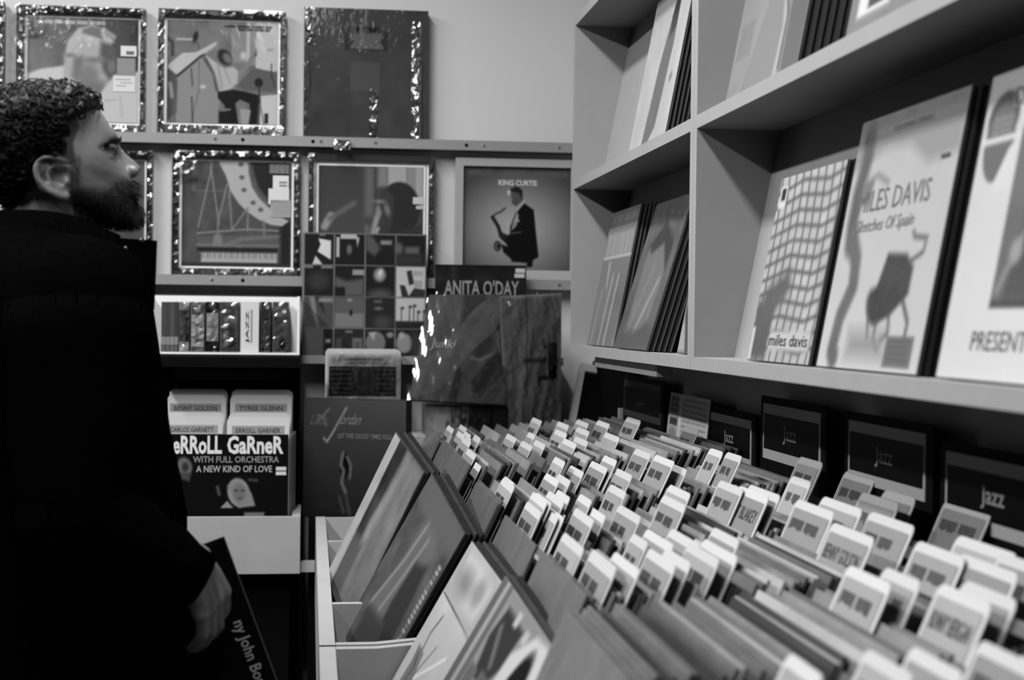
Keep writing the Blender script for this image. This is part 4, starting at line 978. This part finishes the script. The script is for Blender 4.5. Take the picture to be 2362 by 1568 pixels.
shelf_rec('white record lettered Present, nearest and cut by the view', 2160, 2440, 'low', A, n=3, edges=.2, grp='white Present cover', texts=[('PRESENT JAZZ', .27, 1.02, .845, .925, .34, {'bold': .0}), ('DAVE PIKE', .24, .9, .065, .135, .40, {'bold': .005})])
# near unit, upper tier
A = Art(80, .44).grad(0, .08, 0, .08)
A.poly([(.02, .60), (.30, .52), (.28, .92), (.0, 1)], .50, .02).poly([(.3, 0), (1, 0), (1, 1), (.2, 1), (.45, .5)], .48, .04).line([(.62, 0), (.62, .45), (.72, .75), (.70, .98)], .05, .62, .03).line([(.56, .40), (.74, .70), (.74, .95)], .02, .3, .02).line([(.60, .30), (.72, .55)], .015, .35, .02).poly([(.75, 0), (1, 0), (1, 1), (.78, 1)], .36, .03).rect(.05, .62, .25, .80, .46, .02)
shelf_rec('clear sleeved grey record at the left of the near upper tier', 1672, 1836, 'up', A, n=5, grp='clear sleeved grey cover', step=.017)
A = Art(60, .46).mottle(.01, 5, 30)
A.rect(.08, .76, .38, .93, .78, .012).rect(.17, .79, .35, .91, .28, .012)
shelf_rec('plain grey record with a white bordered sticker, upper right', 1946, 2230, 'up', A)
# far unit, lower tier
A = Art(90, .48).rect(0, 0, 1, .12, .40, .02).words(.1, .95, .03, .09, .48, 4, .02, 1).rect(0, .12, 1, .14, .5, .01).words(.05, .95, .17, .34, .58, 7, .02, 2).rect(0, .34, 1, .36, .72, .012).rect(0, .36, 1, 1, .44, .02).poly([(.25, .38), (.33, .38), (.36, .62), (.30, .55)], .6, .02).line([(.5, .5), (.42, 1)], .06, .58, .03).line([(.7, .5), (.62, 1)], .05, .62, .03).line([(.2, .6), (.12, 1)], .04, .55, .03)
shelf_rec('record with rows of block letters across its top, against the far side panel', 1352, 1417, 'low', A, X=.645, w=.315, n=4, grp='block letter cover', step=.013)
A = Art(80, .36).mottle(.02, 6, 31).poly([(.2, .35), (.45, .20), (.7, .25), (.85, .45), (.8, .8), (.5, .95), (.2, .9)], .44, .05).poly([(.2, .3), (.5, .15), (.85, .30), (.85, .5), (.6, .3), (.3, .36)], .25, .04).line([(.75, .55), (.45, .92)], .05, .56, .04).line([(.5, .45), (.25, .95)], .05, .48, .05).rect(0, .88, 1, 1, .34, .06)
shelf_rec('dark record with a large blurred face leaning mid shelf', 1410, 1497, 'low', A, X=.630, w=.315, n=4, grp='blurred face cover', step=.021, lean=16.5)
A = Art(40, .30).poly([(0, .75), (.5, 1), (0, 1)], .6, .02).line([(.1, .3), (.05, .8)], .06, .5, .04)
shelf_rec('grey record beside the double side panel of the far unit', 1562, 1597, 'low', A, X=.645)
# far unit, upper tier
A = Art(80, .66).mottle(.015, 5, 32).rect(0, 0, 1, .12, .46, .05).poly([(.60, .10), (.72, .08), (.74, .40), (.66, .9), (.50, 1), (.36, 1), (.45, .5)], .36, .03).poly([(.60, .10), (.70, .08), (.72, .28), (.60, .34), (.56, .2)], .18, .03).ell(.84, .62, .035, .03, .45, .03)
shelf_rec('pale record with a dark oval figure in the far upper tier', 1450, 1534, 'up', A, n=6, grp='dark oval figure cover', step=.011)

# ------------------------------------------------------------------ front records facing the aisle in the bins
def bin_front(ci, label, pf, pn, art, zoff=0.0, texts=(), n=3, edge=.2, dx=0.0, hN=None, w=.314):
    """pf, pn: photo positions of the cover's far and near top corners"""
    ya, yb, zf = COLS[ci]
    y = (ya + yb) / 2
    p, q = at_Y(*pf, y + .157), at_Y(*pn, y - .157)
    xd = (q - p).normalized(); mid = (p + q) / 2
    lean = math.radians({2: 24, 3: 27, 4: 29.5, 5: 29.5}[ci])
    zd = Vector((math.sin(lean), 0, math.cos(lean))); zd = (zd - zd.dot(xd) * xd).normalized()
    o0 = mid - zd * .315
    if o0.x < .052: o0.x = .052
    T = sleeve('record_sleeve', label, 'record', frame(o0, xd, zd), w, .315, .004, art, 'front records of the bin columns', edge, M_BINC, texts)
    for k in range(n):
        o = MB().box(-.157, .157, -.0036, 0, 0, .3148, .12 + .12 * (k == n - 2)).build('record_sleeve', M_EDGE, None, frame(o0 + Vector((.0075 + .0085 * k, -.004 * (k + 1), .0015)), xd, zd))
        tag(o, '%s record behind the %s' % (ORD[k], label.split(' leading')[0].strip(',')), 'record', 'records behind the front ones of the bin columns')
A = Art(90, .30).rect(0, 0, .20, 1, .68, .012).rect(.20, 0, .46, .62, .20, .03).poly([(.46, 0), (1, 0), (1, 1), (.35, 1)], .47, .08).line([(.58, .1), (.48, .5), (.42, .95)], .12, .58, .12).mottle(.03, 7, 50).rect(.2, .62, .5, 1, .36, .1).rect(.0, .0, .02, 1, .66, .01)  # pale gloss sheen painted over the near part of the print
A.T = A.T * .82
bin_front(2, 'glossy dark record with a pale stripe at its far side, leading its bin column', (917, 997), (984, 1092), A, n=3)
A = Art(100, .33).mottle(.03, 8, 51).poly([(.35, .1), (.62, .0), (.75, .25), (.55, .6), (.4, 1), (.15, 1), (.3, .5)], .42, .08).line([(.42, .15), (.36, .40), (.20, .75)], .035, .56, .03).line([(.55, .22), (.47, .5), (.40, .7)], .04, .54, .03).poly([(.55, .35), (.75, .3), (.85, .7), (.6, .9), (.52, .6)], .20, .05).poly([(.2, .75), (.6, .7), (.8, 1), (.1, 1)], .26, .05).rect(.0, .85, .2, 1, .38, .1).rect(0, 0, 1, .16, .38, .06)
r = random.Random(8)
for k in range(26):
    y = .22 + k * .028; A.rect(.90, y, .955, y + .016, .72 if r.random() > .2 else .5, .008)
A.T = A.T * .82
bin_front(3, 'dark mottled record with small letters down its near edge, leading its bin column', (1000, 1092), (1080, 1235), A, n=3)
A = Art(100, .66).mottle(.010, 6, 52).rect(0, 0, 1, .265, .58, .02)
A.poly([(.10, .03), (.55, .02), (.92, .06), (.9, .22), (.5, .24), (.2, .2)], .66, .06).ell(.35, .15, .2, .06, .46, .08).ell(.72, .12, .12, .06, .50, .06).line([(.03, .268), (1, .275)], .007, .22, .006)
A.line([(.30, .34), (.24, .44), (.27, .52), (.20, .56)], .022, .30, .012).poly([(.14, .52), (.34, .52), (.42, .66), (.32, .80), (.16, .74), (.18, .60)], .42, .015).line([(.23, .55), (.30, .60), (.26, .70), (.36, .72), (.30, .80)], .014, .22, .01).line([(.52, .44), (.38, .62)], .014, .34, .01).rect(.02, .80, .16, 1, .44, .02).line([(.42, .62), (.80, .42)], .014, .84, .02)
bin_front(4, 'white record with a line drawing of instruments, leading its bin column', (1095, 1250), (1165, 1345), A, n=3)
A = Art(110, .48).rect(.0, 0, .08, 1, .32, .02).rect(.08, 0, .13, 1, .54, .02).rect(.13, 0, .19, 1, .34, .02).rect(.19, 0, 1, .05, .46, .03)
A.poly([(.26, .06), (.56, .07), (.54, .24), (.46, .34), (.30, .36), (.22, .2)], .17, .03).line([(.30, .14), (.42, .26)], .04, .36, .03).rect(.40, .03, .46, .09, .62, .015).rect(.58, .05, .64, .10, .62, .015).rect(.20, .32, .32, 1, .34, .02).rect(.32, .36, .36, 1, .55, .02).rect(.36, .30, .48, 1, .32, .02)
A.poly([(.56, .16), (.72, .03), (1, .01), (1, 1), (.44, 1)], .68, .03).ell(.74, .50, .13, .42, .03, .02, 6).poly([(.92, .3), (1, .25), (1, 1), (.95, 1)], .70, .03)
bin_front(5, 'pale record with a large black oval, leading its bin column', (1173, 1329), (1299, 1515), A, n=2)
# ------------------------------------------------------------------ the shopper
HY = 2.14                                            # depth of his head
hc = at_Y(150, 380, HY)
vd = (hc - EYE); vd.z = 0; vd.normalize()
FWD = Vector((vd.y, -vd.x, 0)); LAT = -vd            # he looks along the wall; LAT is his side turned to us
KP = (at_Y(250, 380, HY) - at_Y(150, 380, HY)).length / 100.0
def hp(px, py, lat=0.0):
    """point of the head: photo position in the plane of his profile, lat metres towards us"""
    return hc + FWD * ((px - 150) * KP) + UPZ * ((380 - py) * KP) + LAT * lat
# profile of the bare head (no nose), clockwise from the forehead
PROF = [(226, 246), (240, 266), (254, 286), (266, 306), (272, 320), (272, 334), (275, 348), (279, 364), (283, 380), (290, 396), (300, 408), (308, 420), (305, 432), (309, 444), (304, 456), (312, 472), (318, 490), (316, 506), (302, 520), (278, 526),
        (250, 520), (222, 516), (190, 520), (160, 520), (120, 512), (80, 500), (40, 482), (6, 456), (-22, 420), (-40, 380), (-46, 340), (-38, 300), (-18, 264), (14, 234), (54, 214), (100, 205), (146, 206), (190, 220)]
CXY = (136, 372)
def loft(prof, cxy, nphi, nt, half, shape):
    ang = [math.atan2(cxy[1] - y, x - cxy[0]) for x, y in prof]; rad = [math.hypot(x - cxy[0], y - cxy[1]) for x, y in prof]
    o = np.argsort(ang); ang = np.array(ang)[o]; rad = np.array(rad)[o]
    A2 = np.concatenate([ang - 2 * math.pi, ang, ang + 2 * math.pi]); R2 = np.concatenate([rad] * 3)
    vs = []; fs = []
    for i in range(nphi):
        ph = -math.pi + 2 * math.pi * i / nphi; r = float(np.interp(ph, A2, R2))
        for j in range(nt + 1):
            t = -math.pi / 2 + math.pi * j / nt
            vs.append(shape(cxy[0] + math.cos(ph) * r * math.cos(t) ** .80, cxy[1] - math.sin(ph) * r * math.cos(t) ** .80, math.copysign(abs(math.sin(t)) ** .92, t) * half))
    for i in range(nphi):
        for j in range(nt):
            a = i * (nt + 1) + j; b = ((i + 1) % nphi) * (nt + 1) + j; fs.append((a, b, b + 1, a + 1))
    return vs, fs
def sm(a, b, x):
    t = min(1, max(0, (x - a) / (b - a))); return t * t * (3 - 2 * t)
def g2(dx, dy, s): return math.exp(-(dx * dx + dy * dy) / (2 * s * s))
def face(x, y, l):
    s = 1 if l >= 0 else -1; al = abs(l)
    f = 1 - .30 * sm(150, 310, x) * sm(.02, .07, al) - .16 * sm(440, 520, y) - .05 * sm(200, 300, x)
    al2 = al * f
    # socket, cheek bone, jaw, temple
    dx = -15 * g2(x - 262, y - 348, 17) * sm(.008, .022, al) * (1 - sm(.05, .065, al)) + 5 * g2(x - 262, y - 309, 13) * sm(.004, .015, al)
    dx += 5 * g2(x - 262, y - 385, 24) * sm(.012, .03, al)
    al2 += .004 * g2(x - 215, y - 378, 28) - .006 * g2(x - 200, y - 310, 30) - .005 * g2(x - 240, y - 425, 28) + .004 * g2(x - 190, y - 470, 30)
    return hp(x + dx, y, s * al2)
bv = MB()
vs, fs = loft(PROF, CXY, 150, 64, .0775, face); bv.add(vs, fs)
# nose: stacked rings from the bridge to the base
ns = []
for px, py, hw, dep in ((272, 326, .0075, 14), (283, 342, .008, 18), (295, 353, .0092, 24), (309, 364, .0112, 31), (321, 375, .0138, 40), (326, 384, .0165, 46), (320, 393, .0185, 44), (309, 400, .016, 36), (301, 404, .010, 26)):
    ring_ = []
    for k in range(17):
        t = -math.pi / 2 + math.pi * k / 16
        ring_.append(hp(px - dep * (1 - math.cos(t) ** .75), py + dep * .12 * (1 - math.cos(t)), hw * math.sin(t)))
    ring_.append(hp(px - dep - 16, py, 0)); ns.append(ring_)
n = len(ns[0]); vs = [p for q in ns for p in q]
fs = [(i * n + k, i * n + (k + 1) % n, (i + 1) * n + (k + 1) % n, (i + 1) * n + k) for i in range(len(ns) - 1) for k in range(n)]
fs += [tuple(range(n - 1, -1, -1)), tuple(range((len(ns) - 1) * n, len(ns) * n))]
bv.add(vs, fs)
def blob(mb, c, ax, n=14, tone=.5):
    """ellipsoid from centre and three half-axis vectors"""
    vs = []; fs = []
    for i in range(n + 1):
        th = math.pi * i / n
        for k in range(2 * n):
            w = math.pi * k / n; vs.append(Vector(c) + ax[0] * (math.sin(th) * math.cos(w)) + ax[1] * (math.sin(th) * math.sin(w)) + ax[2] * math.cos(th))
    for i in range(n):
        for k in range(2 * n):
            a = i * 2 * n + k; b = i * 2 * n + (k + 1) % (2 * n); fs.append((a, a + 2 * n, b + 2 * n, b))
    mb.add(vs, fs, tone)
for s in (-1, 1):                                     # nostril wings, lips
    blob(bv, hp(306, 392, s * .0145), (FWD * .0085, LAT * .0062, UPZ * .0065))
    blob(bv, hp(248, 343, s * .0315), (FWD * .0118, LAT * .0150, UPZ * .0072))      # lids
    blob(bv, hp(245, 363, s * .0315), (FWD * .0112, LAT * .0145, UPZ * .0062))
blob(bv, hp(306, 428, 0), (FWD * .0105, LAT * .023, UPZ * .0055))
blob(bv, hp(305, 443, 0), (FWD * .0105, LAT * .020, UPZ * .0060))
blob(bv, hp(300, 498, 0), (FWD * .018, LAT * .024, UPZ * .016))
# ears: helix ring, bowl, lobe
EAR = [(x * .92 + 12, y * .94 + 26) for x, y in [(162, 432), (166, 412), (158, 398), (140, 388), (118, 379), (100, 379), (86, 390), (81, 408), (86, 428), (98, 446), (116, 460), (134, 468), (150, 470), (158, 460)]]
for s in (-1, 1):
    base = .071 * s
    path = [hp(x, y, base + s * (.016 * (1 - sm(110, 168, x)) + .004)) for x, y in EAR[1:]]
    bv.tube(path, [.0035, .0042, .0046, .0048, .005, .005, .0048, .0046, .0046, .005, .0062, .0066, .005], 10)
    path = [hp(x * .92 + 12, y * .94 + 26, base + s * (.013 * (1 - sm(110, 168, x)) + .003)) for x, y in ((140, 400), (122, 396), (110, 404), (108, 420), (116, 438), (130, 448), (146, 446))]
    bv.tube(path, .0036, 8)
    blob(bv, hp(127, 425, base + s * .002), (FWD * .026, LAT * .005, UPZ * .024))
    blob(bv, hp(154, 432, base + s * .006), (FWD * .0042, LAT * .005, UPZ * .0062))
    blob(bv, hp(146, 459, base + s * .005), (FWD * .008, LAT * .005, UPZ * .0075))
# neck, shoulders, arms (under the coat)
def chain(mb, pts, rs, n=20):
    mb.tube(pts, rs, n)
    for p, r in ((pts[0], rs[0]), (pts[-1], rs[-1])): blob(mb, p, (Vector((r, 0, 0)), Vector((0, r, 0)), Vector((0, 0, r))), 8)
nk = hp(70, 620, 0)
bv.tube([hp(140, 440, 0), hp(122, 510, 0), hp(100, 570, 0), hp(80, 640, 0)], [.058, .060, .063, .080], 28)
blob(bv, hp(70, 960, 0), (FWD * .10, LAT * .16, UPZ * .20), 16)
blob(bv, hp(50, 1240, 0), (FWD * .11, LAT * .165, UPZ * .22), 16)
SH = hp(70, 720, .13); EL = hp(80, 1130, .215); WR = hp(448, 1268, .155)
WR = at_Y(446, 1300, 1.935); EL = at_Y(165, 1215, 1.90)
SHL = hp(70, 720, -.13); ELL = hp(60, 1140, -.20); WRL = hp(230, 1330, -.17)
chain(bv, [SH, SH.lerp(EL, .5), EL], [.058, .05, .042]); chain(bv, [EL, EL.lerp(WR, .5), WR], [.042, .038, .027])
chain(bv, [SHL, SHL.lerp(ELL, .5), ELL], [.058, .05, .042]); chain(bv, [ELL, ELL.lerp(WRL, .5), WRL], [.042, .038, .027])
# near hand: palm and five fingers closing on the record
def hand(mb, wr, knuckle, side, curl, toward):
    """wrist, centre of the knuckles, direction across the palm (index -> little), curl axis drop, thumb direction"""
    d = (knuckle - wr).normalized(); n_ = d.cross(side).normalized()
    L = (knuckle - wr).length
    for k in range(4):
        a = wr + side * ((k - 1.5) * .012); b = knuckle + side * ((k - 1.5) * .0195)
        mb.tube([a - d * .01, a.lerp(b, .5), b], [.0135, .0145, .0115], 10)
        blob(mb, b, (side * .0112, d * .0112, n_ * .0112), 6)
    for k, (l, sp) in enumerate(((.074, -.02), (.082, 0), (.076, .02), (.060, .05))):
        b = knuckle + side * ((k - 1.5) * .0195); p = [b]; dd = (d + side * sp).normalized()
        for j, f in enumerate((.48, .30, .22)):
            ang = curl[j]; dd = (dd * math.cos(ang) + toward * math.sin(ang)).normalized(); p.append(p[-1] + dd * l * f)
        mb.tube(p, [.0098, .0090, .0080, .0066], 10)
        for q, r in zip(p[1:], (.0090, .0080, .0066)): blob(mb, q, (side * r, d * r, n_ * r), 6)
    t0 = wr + d * L * .35 - side * .018 + toward * .008; t1 = t0 + d * .040 - side * .006 + toward * .016; t2 = t1 + d * .030 - side * .002 + toward * .012; t3 = t2 + d * .022 + side * .004 + toward * .004
    mb.tube([wr + d * .01 - side * .01, t0, t1, t2, t3], [.014, .0145, .0112, .0098, .0075], 10); blob(mb, t3, (side * .0075, d * .0075, n_ * .0075), 6)
# the held record: plane seen at a steep angle
RC = [at_Y(482, 1261, 1.990), at_Y(517, 1236, 1.985)]
KN = at_Y(490, 1392, 1.95)
hand(bv, at_Y(442, 1300, 1.94), KN, Vector((-.30, -.60, -.25)).normalized(), (.45, .75, .6), Vector((-.75, .55, -.25)).normalized())
hand(bv, WRL, hp(300, 1400, -.17), -LAT, (.2, .3, .3), Vector((0, 0, -1)))
bv_o = bv.build('body', None)
md = bv_o.modifiers.new('remesh', 'REMESH'); md.mode = 'VOXEL'; md.voxel_size = .0027; md.use_smooth_shade = True
ms = bv_o.modifiers.new('smooth', 'SMOOTH'); ms.factor = .5; ms.iterations = 3
dg = bpy.context.evaluated_depsgraph_get(); dg.update()
me = bpy.data.meshes.new_from_object(bv_o.evaluated_get(dg)); bpy.data.objects.remove(bv_o)
me.materials.clear()
co = np.empty(len(me.vertices) * 3); me.vertices.foreach_get('co', co); co = co.reshape(-1, 3)
rel = co - np.array(hc); PX = rel @ np.array(FWD) / KP + 150; PY = 380 - rel[:, 2] / KP; LA = rel @ np.array(LAT)
def smv(a, b, x):
    t = np.clip((x - a) / (b - a), 0, 1); return t * t * (3 - 2 * t)
XA = PX; YA = PY
tone = np.full(len(co), .40)
noise_ = .5 + .5 * np.sin(PX * .9 + 3 * np.sin(PY * .37)) * np.sin(PY * .8 + 2 * np.sin(PX * .45))
edge_b = np.interp(XA, [150, 172, 200, 230, 260, 285, 300, 330], [420, 436, 444, 440, 424, 410, 408, 408])
bd = smv(-14, 18, YA - edge_b + 5 * (noise_ - .5)) * (1 - smv(524, 534, PY)) * smv(160, 174, XA)
bw = np.exp(-((YA - np.interp(XA, [222, 240, 258, 274], [348, 334, 322, 318])) / 5.0) ** 2) * smv(220, 228, XA) * (np.abs(LA) > .010)
tone = tone * (1 - .75 * bw) + .08 * .75 * bw
lid_shade = np.exp(-(((XA - 250) / 14) ** 2 + ((YA - 340) / 7) ** 2)) * (np.abs(LA) > .012)
tone = tone * (1 - .55 * lid_shade)  # eye socket shade painted into the skin tone
lash = np.exp(-((YA - np.interp(XA, [230, 262], [352, 344])) / 2.2) ** 2) * smv(228, 234, XA) * (1 - smv(262, 268, XA)) * (np.abs(LA) > .012)
tone = tone * (1 - .7 * lash)
lips = np.exp(-(((PX - 312) / 12) ** 2 + ((PY - 436) / 7) ** 2))
sb = smv(156, 164, XA) * (1 - smv(176, 194, XA + 8 * (noise_ - .5))) * smv(360, 380, YA) * (1 - smv(440, 450, YA))
bd = np.maximum(bd, .8 * sb)
tone = tone * (1 - bd) + (.235 - .05 * noise_) * bd
tone = tone * (1 - lips * .8) + .30 * lips * .8
bd = bd * (1 - lips)
sc = smv(0, 10, -(XA - np.interp(YA, [200, 250, 262, 275, 300, 340, 372, 400], [228, 228, 176, 172, 186, 172, 176, 168]))) * (YA < 392)
tone = tone * (1 - sc) + .10 * sc
at = me.attributes.new('tone', 'FLOAT', 'POINT'); at.data.foreach_set('value', lin(tone).astype(np.float32))
M_SKIN = mat('skin', None, rough=.5, spec=.35, grain=.06, gscale=150)
MAN = thing('person', 'bearded person with dark curly hair in a black coat, looking up at the shelves', 'person', Matrix.Translation((hc.x - .06, hc.y + .1, 0)))
MI = MAN.matrix_world.inverted()
def mlink(mb_or_me, name, m, smooth=True):
    if isinstance(mb_or_me, MB):
        o = mb_or_me.build(name, m, MAN, None, smooth)
    else:
        o = link(name, mb_or_me, m, MAN)
    o.data.transform(MI); return o
mlink(me, 'body', M_SKIN)
# eyes
for s in (-1, 1):
    e = MB(); blob(e, hp(246, 353, s * .0315), (FWD * .0116, LAT * .0116, UPZ * .0116), 12, .36)
    blob(e, hp(246, 353, s * .0315) + (FWD * .0104 + UPZ * .0012 + LAT * s * .0012), (FWD * .0022, LAT * .0052, UPZ * .0052), 8, .07)
    mlink(e, 'eye', mat('eye_white', None, rough=.25, spec=.4))
# hair: curly mass over the scalp, brows, beard
M_HAIR = mat('dark_hair', .012, rough=.42, spec=.09, grain=.3, gscale=120)
HPROF = [(226, 226), (232, 240), (226, 252), (205, 262), (176, 280), (180, 300), (172, 340), (170, 370), (158, 386), (136, 388), (112, 384), (98, 392), (84, 430), (76, 470), (52, 490), (20, 484), (-20, 466), (-48, 430), (-66, 390), (-72, 340), (-62, 296), (-38, 254), (0, 218), (48, 202), (96, 188), (152, 186), (192, 200)]
HC = (96, 322)
hr = random.Random(12)
def hairshape(x, y, l):
    s = 1 if l >= 0 else -1; al = abs(l)
    return hp(x, y, s * al * (1 - .10 * sm(180, 235, x)))
hv = MB(); vs, fs = loft(HPROF, HC, 150, 60, .087, hairshape)
ctr = hp(HC[0], HC[1], 0); vv = []
from mathutils import noise as mn
for p in vs:
    d = (p - ctr); L = d.length
    k = mn.noise(p * 62) * .0045 + mn.noise(p * 150) * .0030
    vv.append(p + d.normalized() * k)
hv.add(vv, fs)
curls = MB()
nv = len(vv)
for k in range(1500):
    p = vv[hr.randrange(nv)]
    rel_ = p - hc; la = rel_.dot(LAT)
    if la < -.03: continue
    nrm = (p - ctr).normalized(); t = nrm.cross(Vector((hr.uniform(-1, 1), hr.uniform(-1, 1), hr.uniform(-1, 1)))).normalized(); b = nrm.cross(t)
    r = hr.uniform(.0035, .0075); path = []; a0 = hr.uniform(0, 6.28); turns = hr.uniform(3.5, 6.5)
    for j in range(9):
        a = a0 + turns * j / 8
        path.append(p + t * math.cos(a) * r + b * math.sin(a) * r + nrm * (-.002 + .0060 * j / 8 + hr.uniform(-.0008, .0008)))
    curls.tube(path, [.0011] * 8 + [.0005], 4, cap=False)
hv.add(curls.v, curls.f)
mlink(hv, 'hair', M_HAIR)
def strands(pts, name, n, ln, rad, m, seed):
    r_2 = random.Random(seed); mb = MB()
    for _ in range(n):
        p, d = pts(r_2)
        if p is None: continue
        w = Vector((r_2.uniform(-1, 1), r_2.uniform(-1, 1), r_2.uniform(-1, 1))) * .35
        l = ln * r_2.uniform(.6, 1.25)
        q = [p - d * .001, p + (d + w * .4).normalized() * l * .5, p + (d + w).normalized() * l]
        mb.tube(q, [rad, rad * .8, rad * .25], 3, cap=False)
    return mlink(mb, name, m)
bi = np.where((bd > .30) & (LA > -.05))[0]
nr = np.empty(len(me.vertices) * 3); me.vertices.foreach_get('normal', nr); nr = nr.reshape(-1, 3)
def bpts(r_2):
    i = int(bi[r_2.randrange(len(bi))])
    if r_2.random() > bd[i] ** 2.5 * (.35 + .65 * smv(0, 45, YA[i] - edge_b[i])): return None, None
    nn = Vector(nr[i]); down = (FWD * .35 - UPZ * .8)
    return Vector(co[i]), (nn * .75 + down * .6).normalized()
strands(bpts, 'beard', 3600, .0070, .00042, M_HAIR, 5)
def brow(r_2):
    t = r_2.random(); x = 228 + 43 * t; y = 344 - 25 * t ** .75 + r_2.uniform(-4, 4); la = .046 - .032 * t
    s = 1 if r_2.random() < .8 else -1
    best = np.argmin((PX - x - 6) ** 2 + (PY - y) ** 2 + ((LA - s * la) / KP) ** 2 * .6)
    return Vector(co[best]), (FWD * .25 + UPZ * .35 - LAT * s * .1 + Vector(nr[best]) * .5 - FWD * .8 * (t - .8)).normalized()
strands(brow, 'eyebrow', 620, .0052, .00045, M_HAIR, 6)

# ------------------------------------------------------------------ black coat
M_COAT = mat('black_coat_cloth', .012, rough=.95, spec=0.0, grain=.25, gscale=200)
def lathe(mb, rows, n=40):
    """rows: (py, x back, x front, half width) in photo pixels of his profile plane"""
    vs = []
    for (py, xb_, xf, hw) in rows:
        cx, rx_ = (xb_ + xf) / 2, (xf - xb_) / 2
        for k in range(n):
            w = 2 * math.pi * k / n; cs, sn = math.cos(w), math.sin(w)
            vs.append(hp(cx + rx_ * math.copysign(abs(cs) ** .8, cs), py, hw * math.copysign(abs(sn) ** .8, sn)))
    m_ = len(rows)
    fs = [(i * n + k, (i + 1) * n + k, (i + 1) * n + (k + 1) % n, i * n + (k + 1) % n) for i in range(m_ - 1) for k in range(n)]
    mb.add(vs, fs)
cb = MB()
lathe(cb, [(500, -40, 150, .07), (530, -120, 230, .10), (556, -170, 262, .13), (580, -190, 305, .16), (620, -195, 342, .20), (660, -200, 352, .222), (700, -190, 352, .23), (800, -200, 368, .235), (900, -195, 382, .23), (1000, -190, 396, .225), (1130, -180, 424, .22), (1200, -180, 438, .22), (1400, -185, 440, .225), (1700, -190, 430, .23), (1850, -190, 345, .235), (1850, -150, 300, .2)])
mlink(cb, 'coat', M_COAT)
# sleeves
def sleeve_arm(sh, el, wr, r0, r1, r2, name):
    mb = MB(); pts = []; rs = []
    for k in range(7): t = k / 6; pts.append(sh.lerp(el, t)); rs.append(r0 + (r1 - r0) * t + .003 * math.sin(k * 2.1))
    for k in range(1, 8): t = k / 7; pts.append(el.lerp(wr, t)); rs.append(r1 + (r2 - r1) * t + .003 * math.sin(k * 2.7))
    mb.tube(pts, rs, 20); blob(mb, sh, (FWD * r0, LAT * r0, UPZ * r0), 12); blob(mb, el, (FWD * r1, LAT * r1, UPZ * r1), 10)
    mlink(mb, name, M_COAT)
CUFF = at_Y(464, 1338, 1.935)
sleeve_arm(hp(175, 720, .20), at_Y(175, 1190, 1.90), CUFF, .092, .072, .036, 'coat_sleeve')
sleeve_arm(hp(60, 720, -.19), ELL, WRL.lerp(ELL, .05), .095, .075, .05, 'coat_sleeve')
# stand-up collar and front flap
col = MB()
def collar_strip(pts_lo, pts_hi, t=.010):
    n_ = len(pts_lo); vs = []
    c0 = sum((Vector(p) for p in pts_lo), Vector()) / n_
    for a, b in zip(pts_lo, pts_hi):
        o_ = (a - c0); o_.z = 0; o_.normalize()
        vs += [a, b, b + o_ * t, a + o_ * t]
    fs = []
    for i in range(n_ - 1):
        for k in range(4): fs.append((i * 4 + k, i * 4 + (k + 1) % 4, (i + 1) * 4 + (k + 1) % 4, (i + 1) * 4 + k))
    fs += [(3, 2, 1, 0), tuple((n_ - 1) * 4 + k for k in range(4))]
    col.add(vs, fs)
lo_, hi_ = [], []
for k in range(33):
    w = math.radians(-146 + 292 * k / 32) + math.pi        # opens at the front
    cx, rx_, hw = 130, 170, .105
    x = cx + rx_ * math.cos(w); la = hw * math.sin(w)
    top = np.interp(x, [-60, 0, 90, 150, 180, 225, 270, 300], [500, 500, 500, 506, 514, 532, 548, 558])
    lo_.append(hp(x, 640, la * 1.15)); hi_.append(hp(x * .94 + 6, top, la * .93))
collar_strip(lo_, hi_)
mlink(col, 'collar', M_COAT)
fl = MB()
F0 = [(270, 556), (357, 560), (355, 640), (352, 720), (250, 720), (240, 600)]
for la0, la1 in ((.03, .075), (-.075, -.03)):
    fl = MB(); n_ = len(F0)
    vs = [hp(x, y, la0) for x, y in F0] + [hp(x, y, la1) for x, y in F0]
    mlink(fl.add(vs, [tuple(range(n_)), tuple(range(2 * n_ - 1, n_ - 1, -1))] + [(i, i + n_, (i + 1) % n_ + n_, (i + 1) % n_) for i in range(n_)]), 'lapel', M_COAT, False)
bt_ = MB()
for x, y in ((286, 581), (290, 624), (320, 561)):
    bt_ = MB(); p = hp(x, y, .0765); bt_.tube([p - LAT * .002, p + LAT * .003], [.0045, .003], 12)
    mlink(bt_, 'button', mat('coat_button', .05, rough=.3, coat=.3))
# trousers and shoes, out of the frame below
for s in (-1, 1):
    tr = MB(); tr.tube([hp(70, 1780, s * .09), hp(80, 2300, s * .10), hp(70, 2640, s * .10)], [.095, .07, .06], 16)
    mlink(tr, 'trousers', M_COAT)
zf0 = 380 + hc.z / KP
for s in (-1, 1):
    sh_ = MB(); blob(sh_, hp(120, zf0 - 66, s * .10), (FWD * .14, LAT * .05, UPZ * .04), 10)
    mlink(sh_, 'shoe', M_BLACK)

# ------------------------------------------------------------------ the record in his hand
HYR = 1.985
trr = at_Y(517, 1236, HYR); brr = at_Y(712, 1766, HYR)
zax = (trr - brr).normalized()
xax = Vector((zax.z, 0, -zax.x))
HM = frame(trr - zax * .315 - xax * .1575, xax, zax)
A = Art(20, .03)
T = sleeve('record_sleeve', 'black record with white letters down its edge, held by the person', 'record', HM, .315, .315, .004, A, edge=.30, cover=M_COVER,
       texts=[('ny John Bonn', .90, .962, .345, .655, .62, {'rot': -90, 'bold': .005})])
